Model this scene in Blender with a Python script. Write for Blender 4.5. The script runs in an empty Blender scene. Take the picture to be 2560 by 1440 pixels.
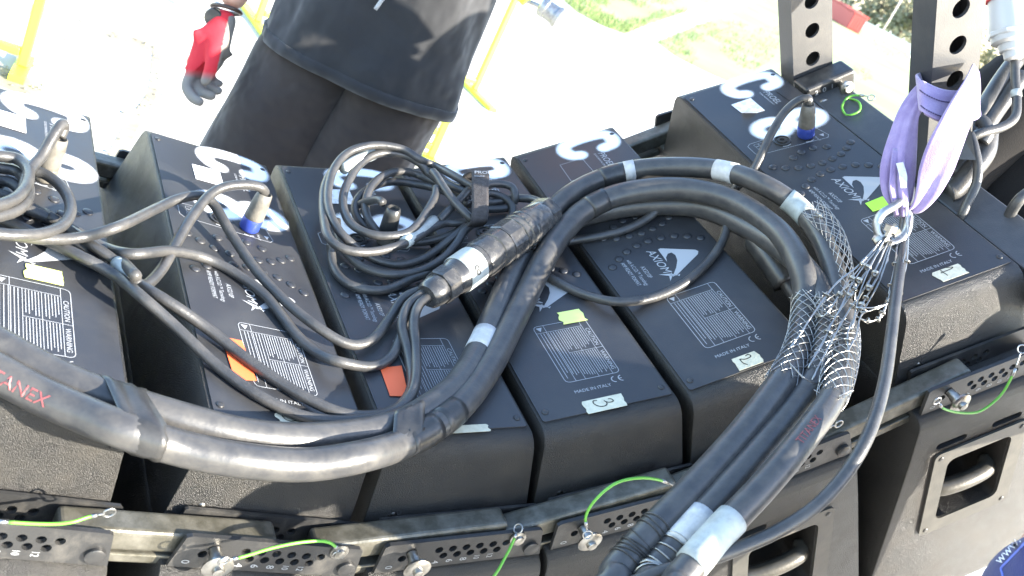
import bpy, bmesh, math, random
import numpy as np
from mathutils import Matrix, Vector
random.seed(7); np.random.seed(7)
SC = bpy.context.scene
COL = SC.collection

# ------------------------------------------------------------------ camera
F_PX = 2600.835                      # focal length in pixels of a 2560 wide picture
CAM_H = 1.40
C2W = np.array([[0.89191588, 0.45220135, 0.0],
                [0.16604643, -0.32750776, 0.93014367],
                [0.42061223, -0.82960991, -0.36719579]])   # camera (right, down, forward) -> world
CAM = np.array([0.0, 0.0, CAM_H])
cam_d = bpy.data.cameras.new('camera'); cam = bpy.data.objects.new('camera', cam_d); COL.objects.link(cam)
cam_d.sensor_width = 36.0; cam_d.lens = F_PX / 2560.0 * 36.0
cam_d.dof.use_dof = True; cam_d.dof.focus_distance = 1.35; cam_d.dof.aperture_fstop = 10.0
cam_d.clip_start = 0.02; cam_d.clip_end = 2000.0
_m = np.stack([C2W[:, 0], -C2W[:, 1], -C2W[:, 2]], 1)
cam.matrix_world = Matrix([[*_m[0], CAM[0]], [*_m[1], CAM[1]], [*_m[2], CAM[2]], [0, 0, 0, 1]])
SC.camera = cam

# ------------------------------------------------------------------ sky, sun, exposure
SUN = np.array([0.90, -0.20, 0.40]); SUN = SUN / np.linalg.norm(SUN)
world = bpy.data.worlds.new('World'); SC.world = world; world.use_nodes = True
wn = world.node_tree.nodes; wl = world.node_tree.links
bg = wn['Background']; sky = wn.new('ShaderNodeTexSky'); sky.sky_type = 'NISHITA'; sky.sun_disc = False
sky.sun_elevation = math.asin(SUN[2]); sky.sun_rotation = math.atan2(SUN[0], SUN[1])
sky.air_density = 1.0; sky.dust_density = 0.6; sky.ozone_density = 1.0
wl.new(sky.outputs[0], bg.inputs[0]); bg.inputs[1].default_value = 0.15
sun_d = bpy.data.lights.new('sun', 'SUN'); sun_d.energy = 4.5; sun_d.angle = math.radians(0.6); sun_d.color = (1.0, 0.92, 0.79)
sun = bpy.data.objects.new('sun', sun_d); COL.objects.link(sun)
sun.rotation_euler = Vector(SUN).to_track_quat('Z', 'Y').to_euler(); sun.location = (8, -2, 6)
SC.view_settings.view_transform = 'Standard'; SC.view_settings.look = 'None'
SC.view_settings.exposure = 2.72; SC.view_settings.gamma = 1.0; SC.view_settings.use_curve_mapping = False
SC.cycles.max_bounces = 6; SC.cycles.transparent_max_bounces = 12

# ------------------------------------------------------------------ frames: pixel rays and the six cabinets
def pray(px, py): return C2W @ np.array([(px - 1280) / F_PX, (py - 720) / F_PX, 1.0])
def at(px, py, depth): return CAM + pray(px, py) * depth          # point at a distance along the view axis
def ground(px, py, z=0.0):
    d = pray(px, py); return CAM + d * ((z - CAM[2]) / d[2])
_R = np.array([[-0.360198, 0.929656, -0.077442], [-0.584722, -0.160307, 0.795237], [0.726882, 0.331725, 0.601332]])
_T = np.array([0.11799, 0.14684, 1.24682])
_B = [(-0.6055, -0.18906, 0.49057), (-0.37551, -0.07715, 0.46209), (-0.19087, -0.01734, 0.21104),
      (0.0, 0.0, 0.0), (0.1955, -0.01495, -0.186), (0.49174, -0.09263, -0.18891)]
LEN = 0.5915; K = 0.125                # rear panel length, half wedge of the cabinet
FR = {}
for i, (y, z, a) in enumerate(_B, 1):
    ey = _R @ np.array([0, math.cos(a), math.sin(a)]); ez = _R @ np.array([0, -math.sin(a), math.cos(a)])
    o = C2W @ (_R @ np.array([0, y, z]) + _T) + CAM
    FR[i] = (o, C2W @ np.stack([_R[:, 0], ey, ez], 1))
def mat4(i):
    o, M = FR[i]
    return Matrix([[*M[0], o[0]], [*M[1], o[1]], [*M[2], o[2]], [0, 0, 0, 1]])
def bw(i, q): o, M = FR[i]; return o + M @ np.array(q, float)       # cabinet coordinates -> world
def on(i, px, py, n, c):                                            # ray meets a plane of cabinet i (cabinet coordinates)
    o, M = FR[i]; d = M.T @ pray(px, py); s = M.T @ (CAM - o); n = np.array(n, float)
    return s + d * ((c - n @ s) / (n @ d))
def pt(px, py, i, h): return bw(i, on(i, px, py, (0, 0, 1), -h))    # resting h above the rear panel of cabinet i
def px_(px, py, i, x): return bw(i, on(i, px, py, (1, 0, 0), x))    # on the cabinet's near side, at x

# ------------------------------------------------------------------ materials
MATS = {}
def material(name, col, rough=0.5, metal=0.0, col2=None, scale=20.0, detail=4.0, bump=0.0, bscale=None, spec=0.5, lo=0.4, hi=0.65, rvar=0.0, coat=0.0, sheen=0.0, bdist=0.002):
    m = bpy.data.materials.new(name); m.use_nodes = True; nt = m.node_tree; N = nt.nodes; L = nt.links
    p = N['Principled BSDF']
    p.inputs['Base Color'].default_value = (*col, 1); p.inputs['Roughness'].default_value = rough
    p.inputs['Metallic'].default_value = metal; p.inputs['Specular IOR Level'].default_value = spec
    if coat: p.inputs['Coat Weight'].default_value = coat; p.inputs['Coat Roughness'].default_value = 0.25
    if sheen: p.inputs['Sheen Weight'].default_value = sheen; p.inputs['Sheen Roughness'].default_value = 0.5
    tc = N.new('ShaderNodeTexCoord')
    if col2 is not None or rvar:
        n = N.new('ShaderNodeTexNoise'); n.inputs['Scale'].default_value = scale; n.inputs['Detail'].default_value = detail
        n.inputs['Roughness'].default_value = 0.65
        L.new(tc.outputs['Object'], n.inputs['Vector'])
        r = N.new('ShaderNodeMapRange'); r.inputs[1].default_value = lo; r.inputs[2].default_value = hi
        L.new(n.outputs['Fac'], r.inputs[0])
        if col2 is not None:
            x = N.new('ShaderNodeMix'); x.data_type = 'RGBA'
            x.inputs[6].default_value = (*col, 1); x.inputs[7].default_value = (*col2, 1)
            L.new(r.outputs[0], x.inputs[0]); L.new(x.outputs[2], p.inputs['Base Color'])
        if rvar:
            q = N.new('ShaderNodeMapRange'); q.inputs[3].default_value = rough - rvar; q.inputs[4].default_value = rough + rvar
            L.new(r.outputs[0], q.inputs[0]); L.new(q.outputs[0], p.inputs['Roughness'])
    if bump:
        n2 = N.new('ShaderNodeTexNoise'); n2.inputs['Scale'].default_value = bscale or scale * 8; n2.inputs['Detail'].default_value = 2.0
        L.new(tc.outputs['Object'], n2.inputs['Vector'])
        b = N.new('ShaderNodeBump'); b.inputs['Strength'].default_value = bump; b.inputs['Distance'].default_value = bdist
        L.new(n2.outputs['Fac'], b.inputs['Height']); L.new(b.outputs[0], p.inputs['Normal'])
    MATS[name] = m; return m
material('panel_black', (0.0215, 0.0222, 0.0248), 0.44, 0, (0.038, 0.038, 0.038), 9, 6, 0.10, 900, rvar=0.08, lo=0.45, hi=0.75)
material('cabinet_black', (0.0085, 0.0080, 0.0072), 0.35, 0, (0.018, 0.016, 0.013), 26, 5, 0.80, 1050, rvar=0.07)
material('steel_black', (0.022, 0.022, 0.022), 0.36, 0, (0.075, 0.07, 0.062), 30, 6, 0.12, 500, lo=0.5, hi=0.78)
material('bar_black', (0.040, 0.041, 0.043), 0.42, 0, (0.075, 0.073, 0.07), 14, 6, 0.12, 500, lo=0.45, hi=0.8)
material('link_steel', (0.085, 0.080, 0.062), 0.33, 0.5, (0.19, 0.18, 0.15), 40, 6, 0.15, 300, lo=0.42, hi=0.75)
material('zinc', (0.36, 0.35, 0.32), 0.32, 1.0, (0.25, 0.24, 0.22), 60, 4, 0.1, 300)
material('galvanised', (0.36, 0.37, 0.37), 0.45, 1.0, (0.24, 0.24, 0.25), 50, 4, 0.15, 300)
material('wire', (0.33, 0.33, 0.32), 0.35, 1.0)
material('rubber', (0.031, 0.031, 0.031), 0.43, 0, (0.064, 0.060, 0.055), 30, 6, 0.2, 400, lo=0.42, hi=0.75, rvar=0.06)
material('trunk_rubber', (0.034, 0.034, 0.035), 0.42, 0, (0.082, 0.077, 0.068), 55, 10, 0.10, 260, lo=0.38, hi=0.95, rvar=0.1)
material('plastic_black', (0.018, 0.018, 0.018), 0.33, 0, (0.035, 0.034, 0.032), 40, 4, 0.08, 300)
material('connector_black', (0.030, 0.030, 0.031), 0.27, 0.0, (0.065, 0.062, 0.057), 60, 5, 0.12, 120, rvar=0.07)
material('plug_grey', (0.085, 0.078, 0.066), 0.5, 0, (0.14, 0.13, 0.11), 60, 5, 0.2, 300)
material('plug_blue', (0.022, 0.042, 0.22), 0.35)
material('white_print', (0.31, 0.32, 0.33), 0.55)
material('spray_white', (0.80, 0.81, 0.82), 0.6)
material('tape_white', (0.46, 0.46, 0.45), 0.6, 0, (0.34, 0.335, 0.32), 60, 5, 0.2, 200)
material('tape_cream', (0.52, 0.50, 0.38), 0.7, 0, (0.42, 0.40, 0.30), 90, 5, 0.25, 250)
material('sleeve_white', (0.34, 0.365, 0.345), 0.45, 0, (0.25, 0.265, 0.25), 50, 4)
material('tape_yellow', (0.70, 0.78, 0.22), 0.6); material('tape_green', (0.33, 0.72, 0.05), 0.6)
material('tape_orange', (0.80, 0.13, 0.04), 0.6); material('ink', (0.02, 0.02, 0.02), 0.6)
material('sticker', (0.66, 0.68, 0.70), 0.5, 0, (0.5, 0.52, 0.55), 120, 3, lo=0.5, hi=0.6)
material('red_print', (0.20, 0.05, 0.05), 0.5)
material('lanyard_green', (0.11, 0.34, 0.035), 0.4)
material('sling', (0.20, 0.145, 0.30), 0.8, 0, (0.27, 0.21, 0.37), 30, 5, 0.5, 900, sheen=0.3)
material('stitch', (0.05, 0.035, 0.09), 0.8)
material('velcro', (0.030, 0.026, 0.026), 0.95, 0, (0.05, 0.045, 0.045), 200, 3, 0.6, 900)
material('shirt', (0.0105, 0.0115, 0.014), 0.9, 0, (0.0155, 0.0165, 0.0195), 9, 4, 0.55, 11, sheen=0.25, bdist=0.05)
material('trousers', (0.026, 0.0195, 0.0175), 0.9, 0, (0.034, 0.026, 0.023), 8, 4, 0.5, 12, sheen=0.2, bdist=0.045)
material('black_cloth', (0.008, 0.0075, 0.0075), 0.9, 0, (0.013, 0.012, 0.012), 6, 4, 0.3, 500, spec=0.2)
material('blue_cloth', (0.008, 0.014, 0.085), 0.85, 0, (0.011, 0.018, 0.11), 8, 4, 0.3, 600, sheen=0.2)
material('shirt_print', (0.62, 0.64, 0.68), 0.7)
material('piping', (0.10, 0.14, 0.45), 0.7)
material('skin', (0.55, 0.33, 0.24), 0.5, 0, (0.48, 0.27, 0.19), 20, 4)
material('hair', (0.03, 0.02, 0.015), 0.6)
material('shoe', (0.03, 0.03, 0.03), 0.6)
material('leather', (0.05, 0.03, 0.02), 0.45)
material('plug_white', (0.40, 0.40, 0.395), 0.35); material('plug_red', (0.62, 0.03, 0.03), 0.4)
material('yellow_paint', (0.62, 0.70, 0.04), 0.45); material('orange_paint', (0.75, 0.42, 0.02), 0.45)
material('concrete', (0.50, 0.48, 0.44), 0.9, 0, (0.30, 0.275, 0.235), 0.9, 12, 0.15, 30, lo=0.42, hi=0.75)
material('gravel_dirt', (0.19, 0.165, 0.12), 0.95, 0, (0.30, 0.27, 0.21), 6, 10, 0.8, 40)
material('lawn', (0.16, 0.205, 0.08), 0.95, 0, (0.215, 0.245, 0.125), 0.35, 12, 0.6, 30, lo=0.4, hi=0.62)
material('grass', (0.13, 0.195, 0.055), 0.8, 0, (0.19, 0.25, 0.09), 2.0, 5)
material('leaf', (0.15, 0.16, 0.09), 0.7, 0, (0.24, 0.23, 0.15), 0.6, 4)
material('bark', (0.10, 0.075, 0.055), 0.9)
material('red_container', (0.42, 0.05, 0.045), 0.6); material('pole_white', (0.7, 0.7, 0.68), 0.5)
material('handle_metal', (0.036, 0.035, 0.030), 0.40, 0, (0.055, 0.052, 0.044), 40, 5, 0.12, 400)
material('hoarding', (0.70, 0.69, 0.66), 0.7)
material('dark_hole', (0.006, 0.006, 0.006), 0.9)
# red knitted glove dipped in grey: the fibre colour follows a stored attribute
gm = material('glove', (0.5, 0.02, 0.03), 0.8, 0, None, 20, 4, 0.5, 900)
_a = gm.node_tree.nodes.new('ShaderNodeAttribute'); _a.attribute_name = 'fibre'
gm.node_tree.links.new(_a.outputs['Color'], gm.node_tree.nodes['Principled BSDF'].inputs['Base Color'])
# spray paint: coverage stored per vertex
sm = MATS['spray_white']; _N = sm.node_tree.nodes; _L = sm.node_tree.links
_a = _N.new('ShaderNodeAttribute'); _a.attribute_name = 'cover'
_t = _N.new('ShaderNodeBsdfTransparent'); _x = _N.new('ShaderNodeMixShader')
_nz = _N.new('ShaderNodeTexNoise'); _nz.inputs['Scale'].default_value = 900
_tc = _N.new('ShaderNodeTexCoord'); _L.new(_tc.outputs['Object'], _nz.inputs['Vector'])
_ad = _N.new('ShaderNodeMath'); _ad.operation = 'MULTIPLY_ADD'; _ad.inputs[1].default_value = 0.5; _ad.inputs[2].default_value = -0.25
_L.new(_nz.outputs['Fac'], _ad.inputs[0])
_mu = _N.new('ShaderNodeMath'); _mu.operation = 'ADD'; _L.new(_a.outputs['Fac'], _mu.inputs[0]); _L.new(_ad.outputs[0], _mu.inputs[1])
_mr = _N.new('ShaderNodeMapRange'); _mr.inputs[1].default_value = 0.22; _mr.inputs[2].default_value = 0.9
_L.new(_mu.outputs[0], _mr.inputs[0])
_L.new(_mr.outputs[0], _x.inputs[0]); _L.new(_t.outputs[0], _x.inputs[1]); _L.new(_N['Principled BSDF'].outputs[0], _x.inputs[2])
_L.new(_x.outputs[0], _N['Material Output'].inputs[0])

# ------------------------------------------------------------------ mesh helpers
class MB:
    def __init__(s): s.v = []; s.f = []
    def add(s, vs, fs):
        o = len(s.v); s.v += [tuple(map(float, q)) for q in vs]; s.f += [tuple(k + o for k in f) for f in fs]; return s
    def box(s, a, b):
        (x0, y0, z0), (x1, y1, z1) = a, b
        return s.add([(x0, y0, z0), (x1, y0, z0), (x1, y1, z0), (x0, y1, z0), (x0, y0, z1), (x1, y0, z1), (x1, y1, z1), (x0, y1, z1)],
                     [(0, 3, 2, 1), (4, 5, 6, 7), (0, 1, 5, 4), (1, 2, 6, 5), (2, 3, 7, 6), (3, 0, 4, 7)])
    def bar(s, p, q, w, h, up):                      # box of section w x h from p to q; up gives the h direction
        p, q, up = np.array(p, float), np.array(q, float), np.array(up, float)
        d = (q - p) / np.linalg.norm(q - p); up = up - d * (up @ d); up /= np.linalg.norm(up); sd = np.cross(d, up)
        vs = [e + sd * w / 2 * a + up * h / 2 * b for e in (p, q) for a, b in ((-1, -1), (1, -1), (1, 1), (-1, 1))]
        return s.add(vs, [(0, 1, 2, 3), (7, 6, 5, 4), (0, 4, 5, 1), (1, 5, 6, 2), (2, 6, 7, 3), (3, 7, 4, 0)])
    def tube(s, pts, r, n=10, sub=6, cap=True, ell=None):
        P, rr = spline(pts, r, sub) if sub else (np.array(pts, float), np.broadcast_to(np.array(r, float), (len(pts),)))
        m = len(P); T = np.gradient(P, axis=0); T /= np.linalg.norm(T, axis=1)[:, None] + 1e-12
        u = np.cross(T[0], [0.3, 0.5, 0.81]); u /= np.linalg.norm(u); vs = []
        for k in range(m):
            u = u - T[k] * (u @ T[k]); u /= np.linalg.norm(u); w = np.cross(T[k], u)
            for j in range(n):
                a = 2 * math.pi * j / n; vs.append(P[k] + rr[k] * (math.cos(a) * u + math.sin(a) * w))
        fs = [(k * n + j, k * n + (j + 1) % n, (k + 1) * n + (j + 1) % n, (k + 1) * n + j) for k in range(m - 1) for j in range(n)]
        if cap: fs += [tuple(range(n))[::-1], tuple((m - 1) * n + j for j in range(n))]
        return s.add(vs, fs)
    def lathe(s, prof, p, d, n=20, flat=None):       # prof: (along, radius)
        p = np.array(p, float); d = np.array(d, float); d /= np.linalg.norm(d)
        u = np.cross(d, [0.21, 0.5, 0.84]); u /= np.linalg.norm(u); w = np.cross(d, u); vs = []
        for a, r in prof:
            for j in range(n):
                t = 2 * math.pi * j / n; vs.append(p + d * a + r * (math.cos(t) * u + math.sin(t) * w))
        m = len(prof)
        fs = [(k * n + j, k * n + (j + 1) % n, (k + 1) * n + (j + 1) % n, (k + 1) * n + j) for k in range(m - 1) for j in range(n)]
        fs += [tuple(range(n))[::-1], tuple((m - 1) * n + j for j in range(n))]
        return s.add(vs, fs)
    def ring(s, c, nrm, R, r, n=16, k=6):
        c = np.array(c, float); nrm = np.array(nrm, float); nrm /= np.linalg.norm(nrm)
        u = np.cross(nrm, [0.3, 0.4, 0.87]); u /= np.linalg.norm(u); w = np.cross(nrm, u)
        vs = []
        for i in range(n):
            a = 2 * math.pi * i / n; e = math.cos(a) * u + math.sin(a) * w
            for j in range(k):
                t = 2 * math.pi * j / k; vs.append(c + e * (R + r * math.cos(t)) + nrm * r * math.sin(t))
        return s.add(vs, [(i * k + j, i * k + (j + 1) % k, ((i + 1) % n) * k + (j + 1) % k, ((i + 1) % n) * k + j) for i in range(n) for j in range(k)])
    def mesh(s, name, smooth=False, auto=None):
        me = bpy.data.meshes.new(name); me.from_pydata(s.v, [], s.f)
        bm = bmesh.new(); bm.from_mesh(me); bmesh.ops.recalc_face_normals(bm, faces=bm.faces); bm.to_mesh(me); bm.free()
        if smooth or auto: me.polygons.foreach_set('use_smooth', [True] * len(me.polygons))
        if auto: me.set_sharp_from_angle(angle=math.radians(auto))
        me.update(); return me
    def build(s, name, mat, parent=None, smooth=False, auto=None, mw=None):
        return link(name, s.mesh(name, smooth, auto), mat, parent, mw)
def link(name, me, mat=None, parent=None, mw=None):
    o = bpy.data.objects.new(name, me); COL.objects.link(o)
    if mat is not None and not me.materials: me.materials.append(MATS[mat])
    if parent is not None: o.parent = parent
    if mw is not None: o.matrix_world = mw
    return o
def empty(name, loc=(0, 0, 0), mw=None):
    o = bpy.data.objects.new(name, None); COL.objects.link(o); o.empty_display_size = 0.05
    if mw is not None: o.matrix_world = mw
    else: o.location = loc
    return o
def tag(o, label, cat=None, group=None, kind=None):
    if label: o['label'] = label
    if cat: o['category'] = cat
    if group: o['group'] = group
    if kind: o['kind'] = kind
    return o
def spline(pts, r, sub):
    P = np.array(pts, float); n = len(P)
    rr = np.broadcast_to(np.array(r, float), (n,))
    if n < 3 or sub < 2: return P, rr
    Q = np.vstack([2 * P[0] - P[1], P, 2 * P[-1] - P[-2]]); out = []; ro = []
    for k in range(n - 1):
        a, b, c, d = Q[k:k + 4]
        for j in range(sub):
            t = j / sub
            out.append(0.5 * (2 * b + (c - a) * t + (2 * a - 5 * b + 4 * c - d) * t * t + (3 * b - a - 3 * c + d) * t ** 3)); ro.append(rr[k] * (1 - t) + rr[k + 1] * t)
    out.append(P[-1]); ro.append(rr[-1]); return np.array(out), np.array(ro)
def bevel(o, w, seg=2, ang=30):
    b = o.modifiers.new('bevel', 'BEVEL'); b.width = w; b.segments = seg; b.limit_method = 'ANGLE'; b.angle_limit = math.radians(ang); return o
_txt = {}
def text_geo(s, size):                               # flat lettering as (verts, faces), origin bottom left
    if (s, size) in _txt: return _txt[(s, size)]
    cu = bpy.data.curves.new('t', 'FONT'); cu.body = s; cu.size = size; cu.resolution_u = 3
    ob = bpy.data.objects.new('t', cu); COL.objects.link(ob)
    me = ob.to_mesh(); vs = np.array([v.co[:] for v in me.vertices]).reshape(-1, 3); fs = [tuple(p.vertices) for p in me.polygons]
    ob.to_mesh_clear(); bpy.data.objects.remove(ob); bpy.data.curves.remove(cu)
    _txt[(s, size)] = (vs, fs); return vs, fs
def put_text(mb, s, size, o, r, u, sx=1.0, shear=0.0):
    vs, fs = text_geo(s, size); o, r, u = (np.array(q, float) for q in (o, r, u))
    mb.add([o + r * (v[0] * sx + v[1] * shear) + u * v[1] for v in vs], fs)
def strip(mb, pts, w, o=None, closed=False):          # flat line of width w through points lying in the z = pts z plane
    P = [np.array(p, float) for p in pts]; n = len(P)
    for k in range(n if closed else n - 1):
        a, b = P[k], P[(k + 1) % n]; d = (b - a); L = np.linalg.norm(d)
        if L < 1e-9: continue
        d /= L; s = np.array([-d[1], d[0], 0]) * w / 2; e = d * w / 2
        mb.add([a - e - s, b + e - s, b + e + s, a - e + s], [(0, 1, 2, 3)])
def skin_body(name, nodes, edges, mat, parent, root, sub=2, smooth=True, voxel=0):
    names = list(nodes); idx = {k: j for j, k in enumerate(names)}
    me = bpy.data.meshes.new(name); me.from_pydata([tuple(nodes[k][0]) for k in names], [(idx[a], idx[b]) for a, b in edges], [])
    o = bpy.data.objects.new(name, me); COL.objects.link(o)
    o.modifiers.new('skin', 'SKIN'); 
    if not me.skin_vertices:
        bm = bmesh.new(); bm.from_mesh(me); bm.verts.layers.skin.verify(); bm.to_mesh(me); bm.free()
    for k in names:
        r = nodes[k][1]; sv = me.skin_vertices[0].data[idx[k]]; sv.radius = (r, r) if np.isscalar(r) else r
        sv.use_root = (k == root)
    ss = o.modifiers.new('sub', 'SUBSURF'); ss.levels = sub; ss.render_levels = sub
    if voxel:
        r_ = o.modifiers.new('re', 'REMESH'); r_.mode = 'VOXEL'; r_.voxel_size = voxel; s_ = o.modifiers.new('sm', 'SMOOTH'); s_.iterations = 10; s_.factor = .5
    dg = bpy.context.evaluated_depsgraph_get(); dg.update()
    m2 = bpy.data.meshes.new_from_object(o.evaluated_get(dg)); m2.name = name
    bpy.data.objects.remove(o); bpy.data.meshes.remove(me)
    if smooth: m2.polygons.foreach_set('use_smooth', [True] * len(m2.polygons))
    return link(name, m2, mat, parent)
def plate_with_holes(outline, holes, t, n=14):        # outline in 2-D, holes (u, v, r); thickness t along the third axis
    bm = bmesh.new(); ed = []
    def loop(pts):
        vs = [bm.verts.new((p[0], p[1], 0)) for p in pts]
        for k in range(len(vs)): ed.append(bm.edges.new((vs[k], vs[(k + 1) % len(vs)])))
    loop(outline)
    for (a, b, r) in holes: loop([(a + r * math.cos(2 * math.pi * k / n), b + r * math.sin(2 * math.pi * k / n)) for k in range(n)])
    bmesh.ops.triangle_fill(bm, use_beauty=True, use_dissolve=False, edges=ed)
    g = bmesh.ops.extrude_face_region(bm, geom=bm.faces[:])
    for v in [e for e in g['geom'] if isinstance(e, bmesh.types.BMVert)]: v.co.z += t
    bmesh.ops.recalc_face_normals(bm, faces=bm.faces)
    bm.verts.index_update(); vs = [v.co[:] for v in bm.verts]; fs = [tuple(v.index for v in f.verts) for f in bm.faces]; bm.free()
    return vs, fs
def rrect(x0, x1, y0, y1, r, n=4):
    out = []
    for cx, cy, a0 in ((x1 - r, y1 - r, 0), (x0 + r, y1 - r, 90), (x0 + r, y0 + r, 180), (x1 - r, y0 + r, 270)):
        for k in range(n + 1):
            a = math.radians(a0 + 90 * k / n); out.append((cx + r * math.cos(a), cy + r * math.sin(a)))
    return out
# ================================================================== the setting
g = MB(); S_ = 700.0
g.add([(-S_, -S_, 0), (S_, -S_, 0), (S_, S_, 0), (-S_, S_, 0)], [(0, 1, 2, 3)])
tag(g.build('ground', 'concrete'), 'pale sunlit concrete yard around the loudspeakers', kind='structure')
def sheet(name, pxs, mat, z, label):
    P = [ground(*q, z) for q in pxs]; m = MB(); m.add(P, [tuple(range(len(P)))])
    return tag(m.build(name, mat), label, kind='structure')
LAWN1 = [(1390, -20), (1440, 30), (1500, 62), (1560, 85), (1620, 62), (1700, 35), (1790, 0), (1880, -55), (1700, -150), (1480, -210)]
LAWN2 = [(1640, 105), (1690, 142), (1760, 178), (1900, 240), (2200, 405), (2560, 640), (2900, 860), (2950, 440), (2560, 228), (2300, 97), (2110, 2), (1960, -55), (1900, 2), (1830, 30), (1720, 72)]
sheet('lawn', LAWN1, 'lawn', 0.0012, 'small far patch of sunlit grass across the path')
sheet('lawn', LAWN2, 'lawn', 0.0018, 'wide sunlit grass field behind the right end cabinet')
sheet('earth_strip', [(55, 0), (230, 60), (420, 120), (520, 160), (520, 175), (400, 138), (220, 85), (45, 25)], 'gravel_dirt', 0.0012, 'narrow strip of bare brown earth across the yard')
sheet('earth_strip', [(385, 100), (415, 120), (400, 230), (340, 330), (300, 420), (250, 420), (300, 330), (370, 230)], 'gravel_dirt', 0.0018, 'worn patch of gravel and earth beside the second cabinet')
sheet('earth_strip', [(0, 165), (60, 185), (110, 230), (60, 240), (0, 215)], 'gravel_dirt', 0.0012, 'patch of gravel and earth beside the first cabinet')
# loose stones and grass blades: nobody could count them
st = MB()
def pebble(m, c, s):
    vs = [c + np.array(q) * s * np.random.uniform(.6, 1.3) for q in ((1, 0, 0), (-1, 0, 0), (0, 1, 0), (0, -1, 0), (0, 0, .7), (0, 0, -.2))]
    m.add(vs, [(0, 2, 4), (2, 1, 4), (1, 3, 4), (3, 0, 4), (2, 0, 5), (1, 2, 5), (3, 1, 5), (0, 3, 5)])
for (x0, x1, y0, y1, n) in ((250, 420, 90, 430, 130), (0, 130, 160, 250, 40), (40, 520, 0, 175, 40), (420, 560, 60, 330, 15)):
    for _ in range(n): pebble(st, ground(random.uniform(x0, x1), random.uniform(y0, y1), 0.006), random.uniform(0.003, 0.010))
tag(st.build('gravel', 'gravel_dirt'), 'loose small stones scattered on the pale yard', kind='stuff')
gr = MB()
def blades(x0, x1, y0, y1, n, ok):
    for _ in range(n):
        a, b = random.uniform(x0, x1), random.uniform(y0, y1)
        if not ok(a, b): continue
        c = ground(a, b, 0.004)
        for _k in range(5):
            q = c + np.array([random.gauss(0, .03), random.gauss(0, .03), 0]); t = random.uniform(0, 6.28); w = random.uniform(.003, .006); h = random.uniform(.03, .09)
            d = np.array([math.cos(t), math.sin(t), 0]) * w; e = np.array([random.gauss(0, .02), random.gauss(0, .02), h])
            gr.add([q - d, q + d, q + e], [(0, 1, 2)])
def inside(poly):
    def f(x, y):
        r = False; n = len(poly)
        for k in range(n):
            (x0, y0), (x1, y1) = poly[k], poly[(k + 1) % n]
            if (y0 > y) != (y1 > y) and x < (x1 - x0) * (y - y0) / (y1 - y0) + x0: r = not r
        return r
    return f
clump = [(random.uniform(1380, 2260), random.uniform(-20, 420), random.uniform(18, 60)) for _ in range(70)]
def near_clump(poly):
    f = inside(poly)
    return lambda x, y: f(x, y) and any(((x - a) ** 2 + (y - b) ** 2 * 3) < c * c for a, b, c in clump)
blades(1390, 1880, -30, 85, 2600, near_clump(LAWN1)); blades(1640, 2300, -20, 420, 5200, near_clump(LAWN2))
tag(gr.build('grass', 'grass'), 'tufts of green grass growing in the sunlit lawn', kind='stuff')

# far tree line, red containers, poles
def far(px, dist):                                   # ground point in the direction of a far pixel column along the horizon
    py = 15 + 0.507 * (px - 2160) + 45; d = pray(px, py); d = d / math.hypot(d[0], d[1]); return np.array([d[0] * dist, d[1] * dist, 0.0])
def tree(px, dist, h, w, label):
    b = far(px, dist); t = empty('tree', b); tr = MB()
    tr.tube([b, b + (0.05, 0, h * .3), b + (0.12, .1, h * .7)], [.16, .12, .05], 7, 3)
    for k in range(5):
        a = random.uniform(0, 6.28); tr.tube([b + (0.05, 0, h * (.22 + .06 * k)), b + (math.cos(a) * w * .3, math.sin(a) * w * .3, h * (.5 + .08 * k))], [.06, .02], 5, 0)
    o = tr.build('trunk', 'bark', None); o.parent = t; o.matrix_parent_inverse = Matrix.Translation(-Vector(b))
    cr = MB()
    lobes = [(random.gauss(0, w * .25), random.gauss(0, w * .25), random.uniform(h * .18, h * .92), random.uniform(w * .18, w * .34)) for _ in range(16)]
    for lx, ly, lz, lr in lobes:
        for _ in range(60):
            v = np.random.normal(size=3); v /= np.linalg.norm(v); c = b + np.array([lx, ly, lz]) + v * lr * random.uniform(.55, 1.05)
            if c[2] < .1: continue
            s = random.uniform(.10, .24); u = np.random.normal(size=3); u /= np.linalg.norm(u); q = np.cross(u, v); q /= np.linalg.norm(q) + 1e-9
            cr.add([c - u * s, c + q * s * .6, c + u * s, c - q * s * .6], [(0, 1, 2, 3)])
    o = cr.build('crown', 'leaf', None); o.parent = t; o.matrix_parent_inverse = Matrix.Translation(-Vector(b))
    tag(t, label, 'tree', 'trees of the far tree line')
tl = [(2040, 92, 4.2, 3.6, 'leftmost tree of the far tree line, left of the red containers'), (2172, 88, 3.6, 3.6, 'low far tree just right of the red containers'),
      (2205, 90, 4.6, 3.4, 'far tree behind the first thin white pole'), (2238, 86, 4.2, 3.4, 'far tree between the two thin white poles'), (2268, 92, 5.0, 3.6, 'taller far tree between the two thin white poles'),
      (2300, 84, 4.0, 3.4, 'far tree left of the second thin white pole'), (2335, 88, 4.6, 3.8, 'far tree at the left edge of the slung perforated bar'), (2390, 90, 3.4, 3.6, 'far tree hidden behind the slung perforated bar'),
      (2452, 90, 2.6, 2.6, 'far tree between the slung bar and the white plug'), (2520, 92, 2.6, 3.0, 'far tree behind the white plug')]
for a in tl: tree(*a)
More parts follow.
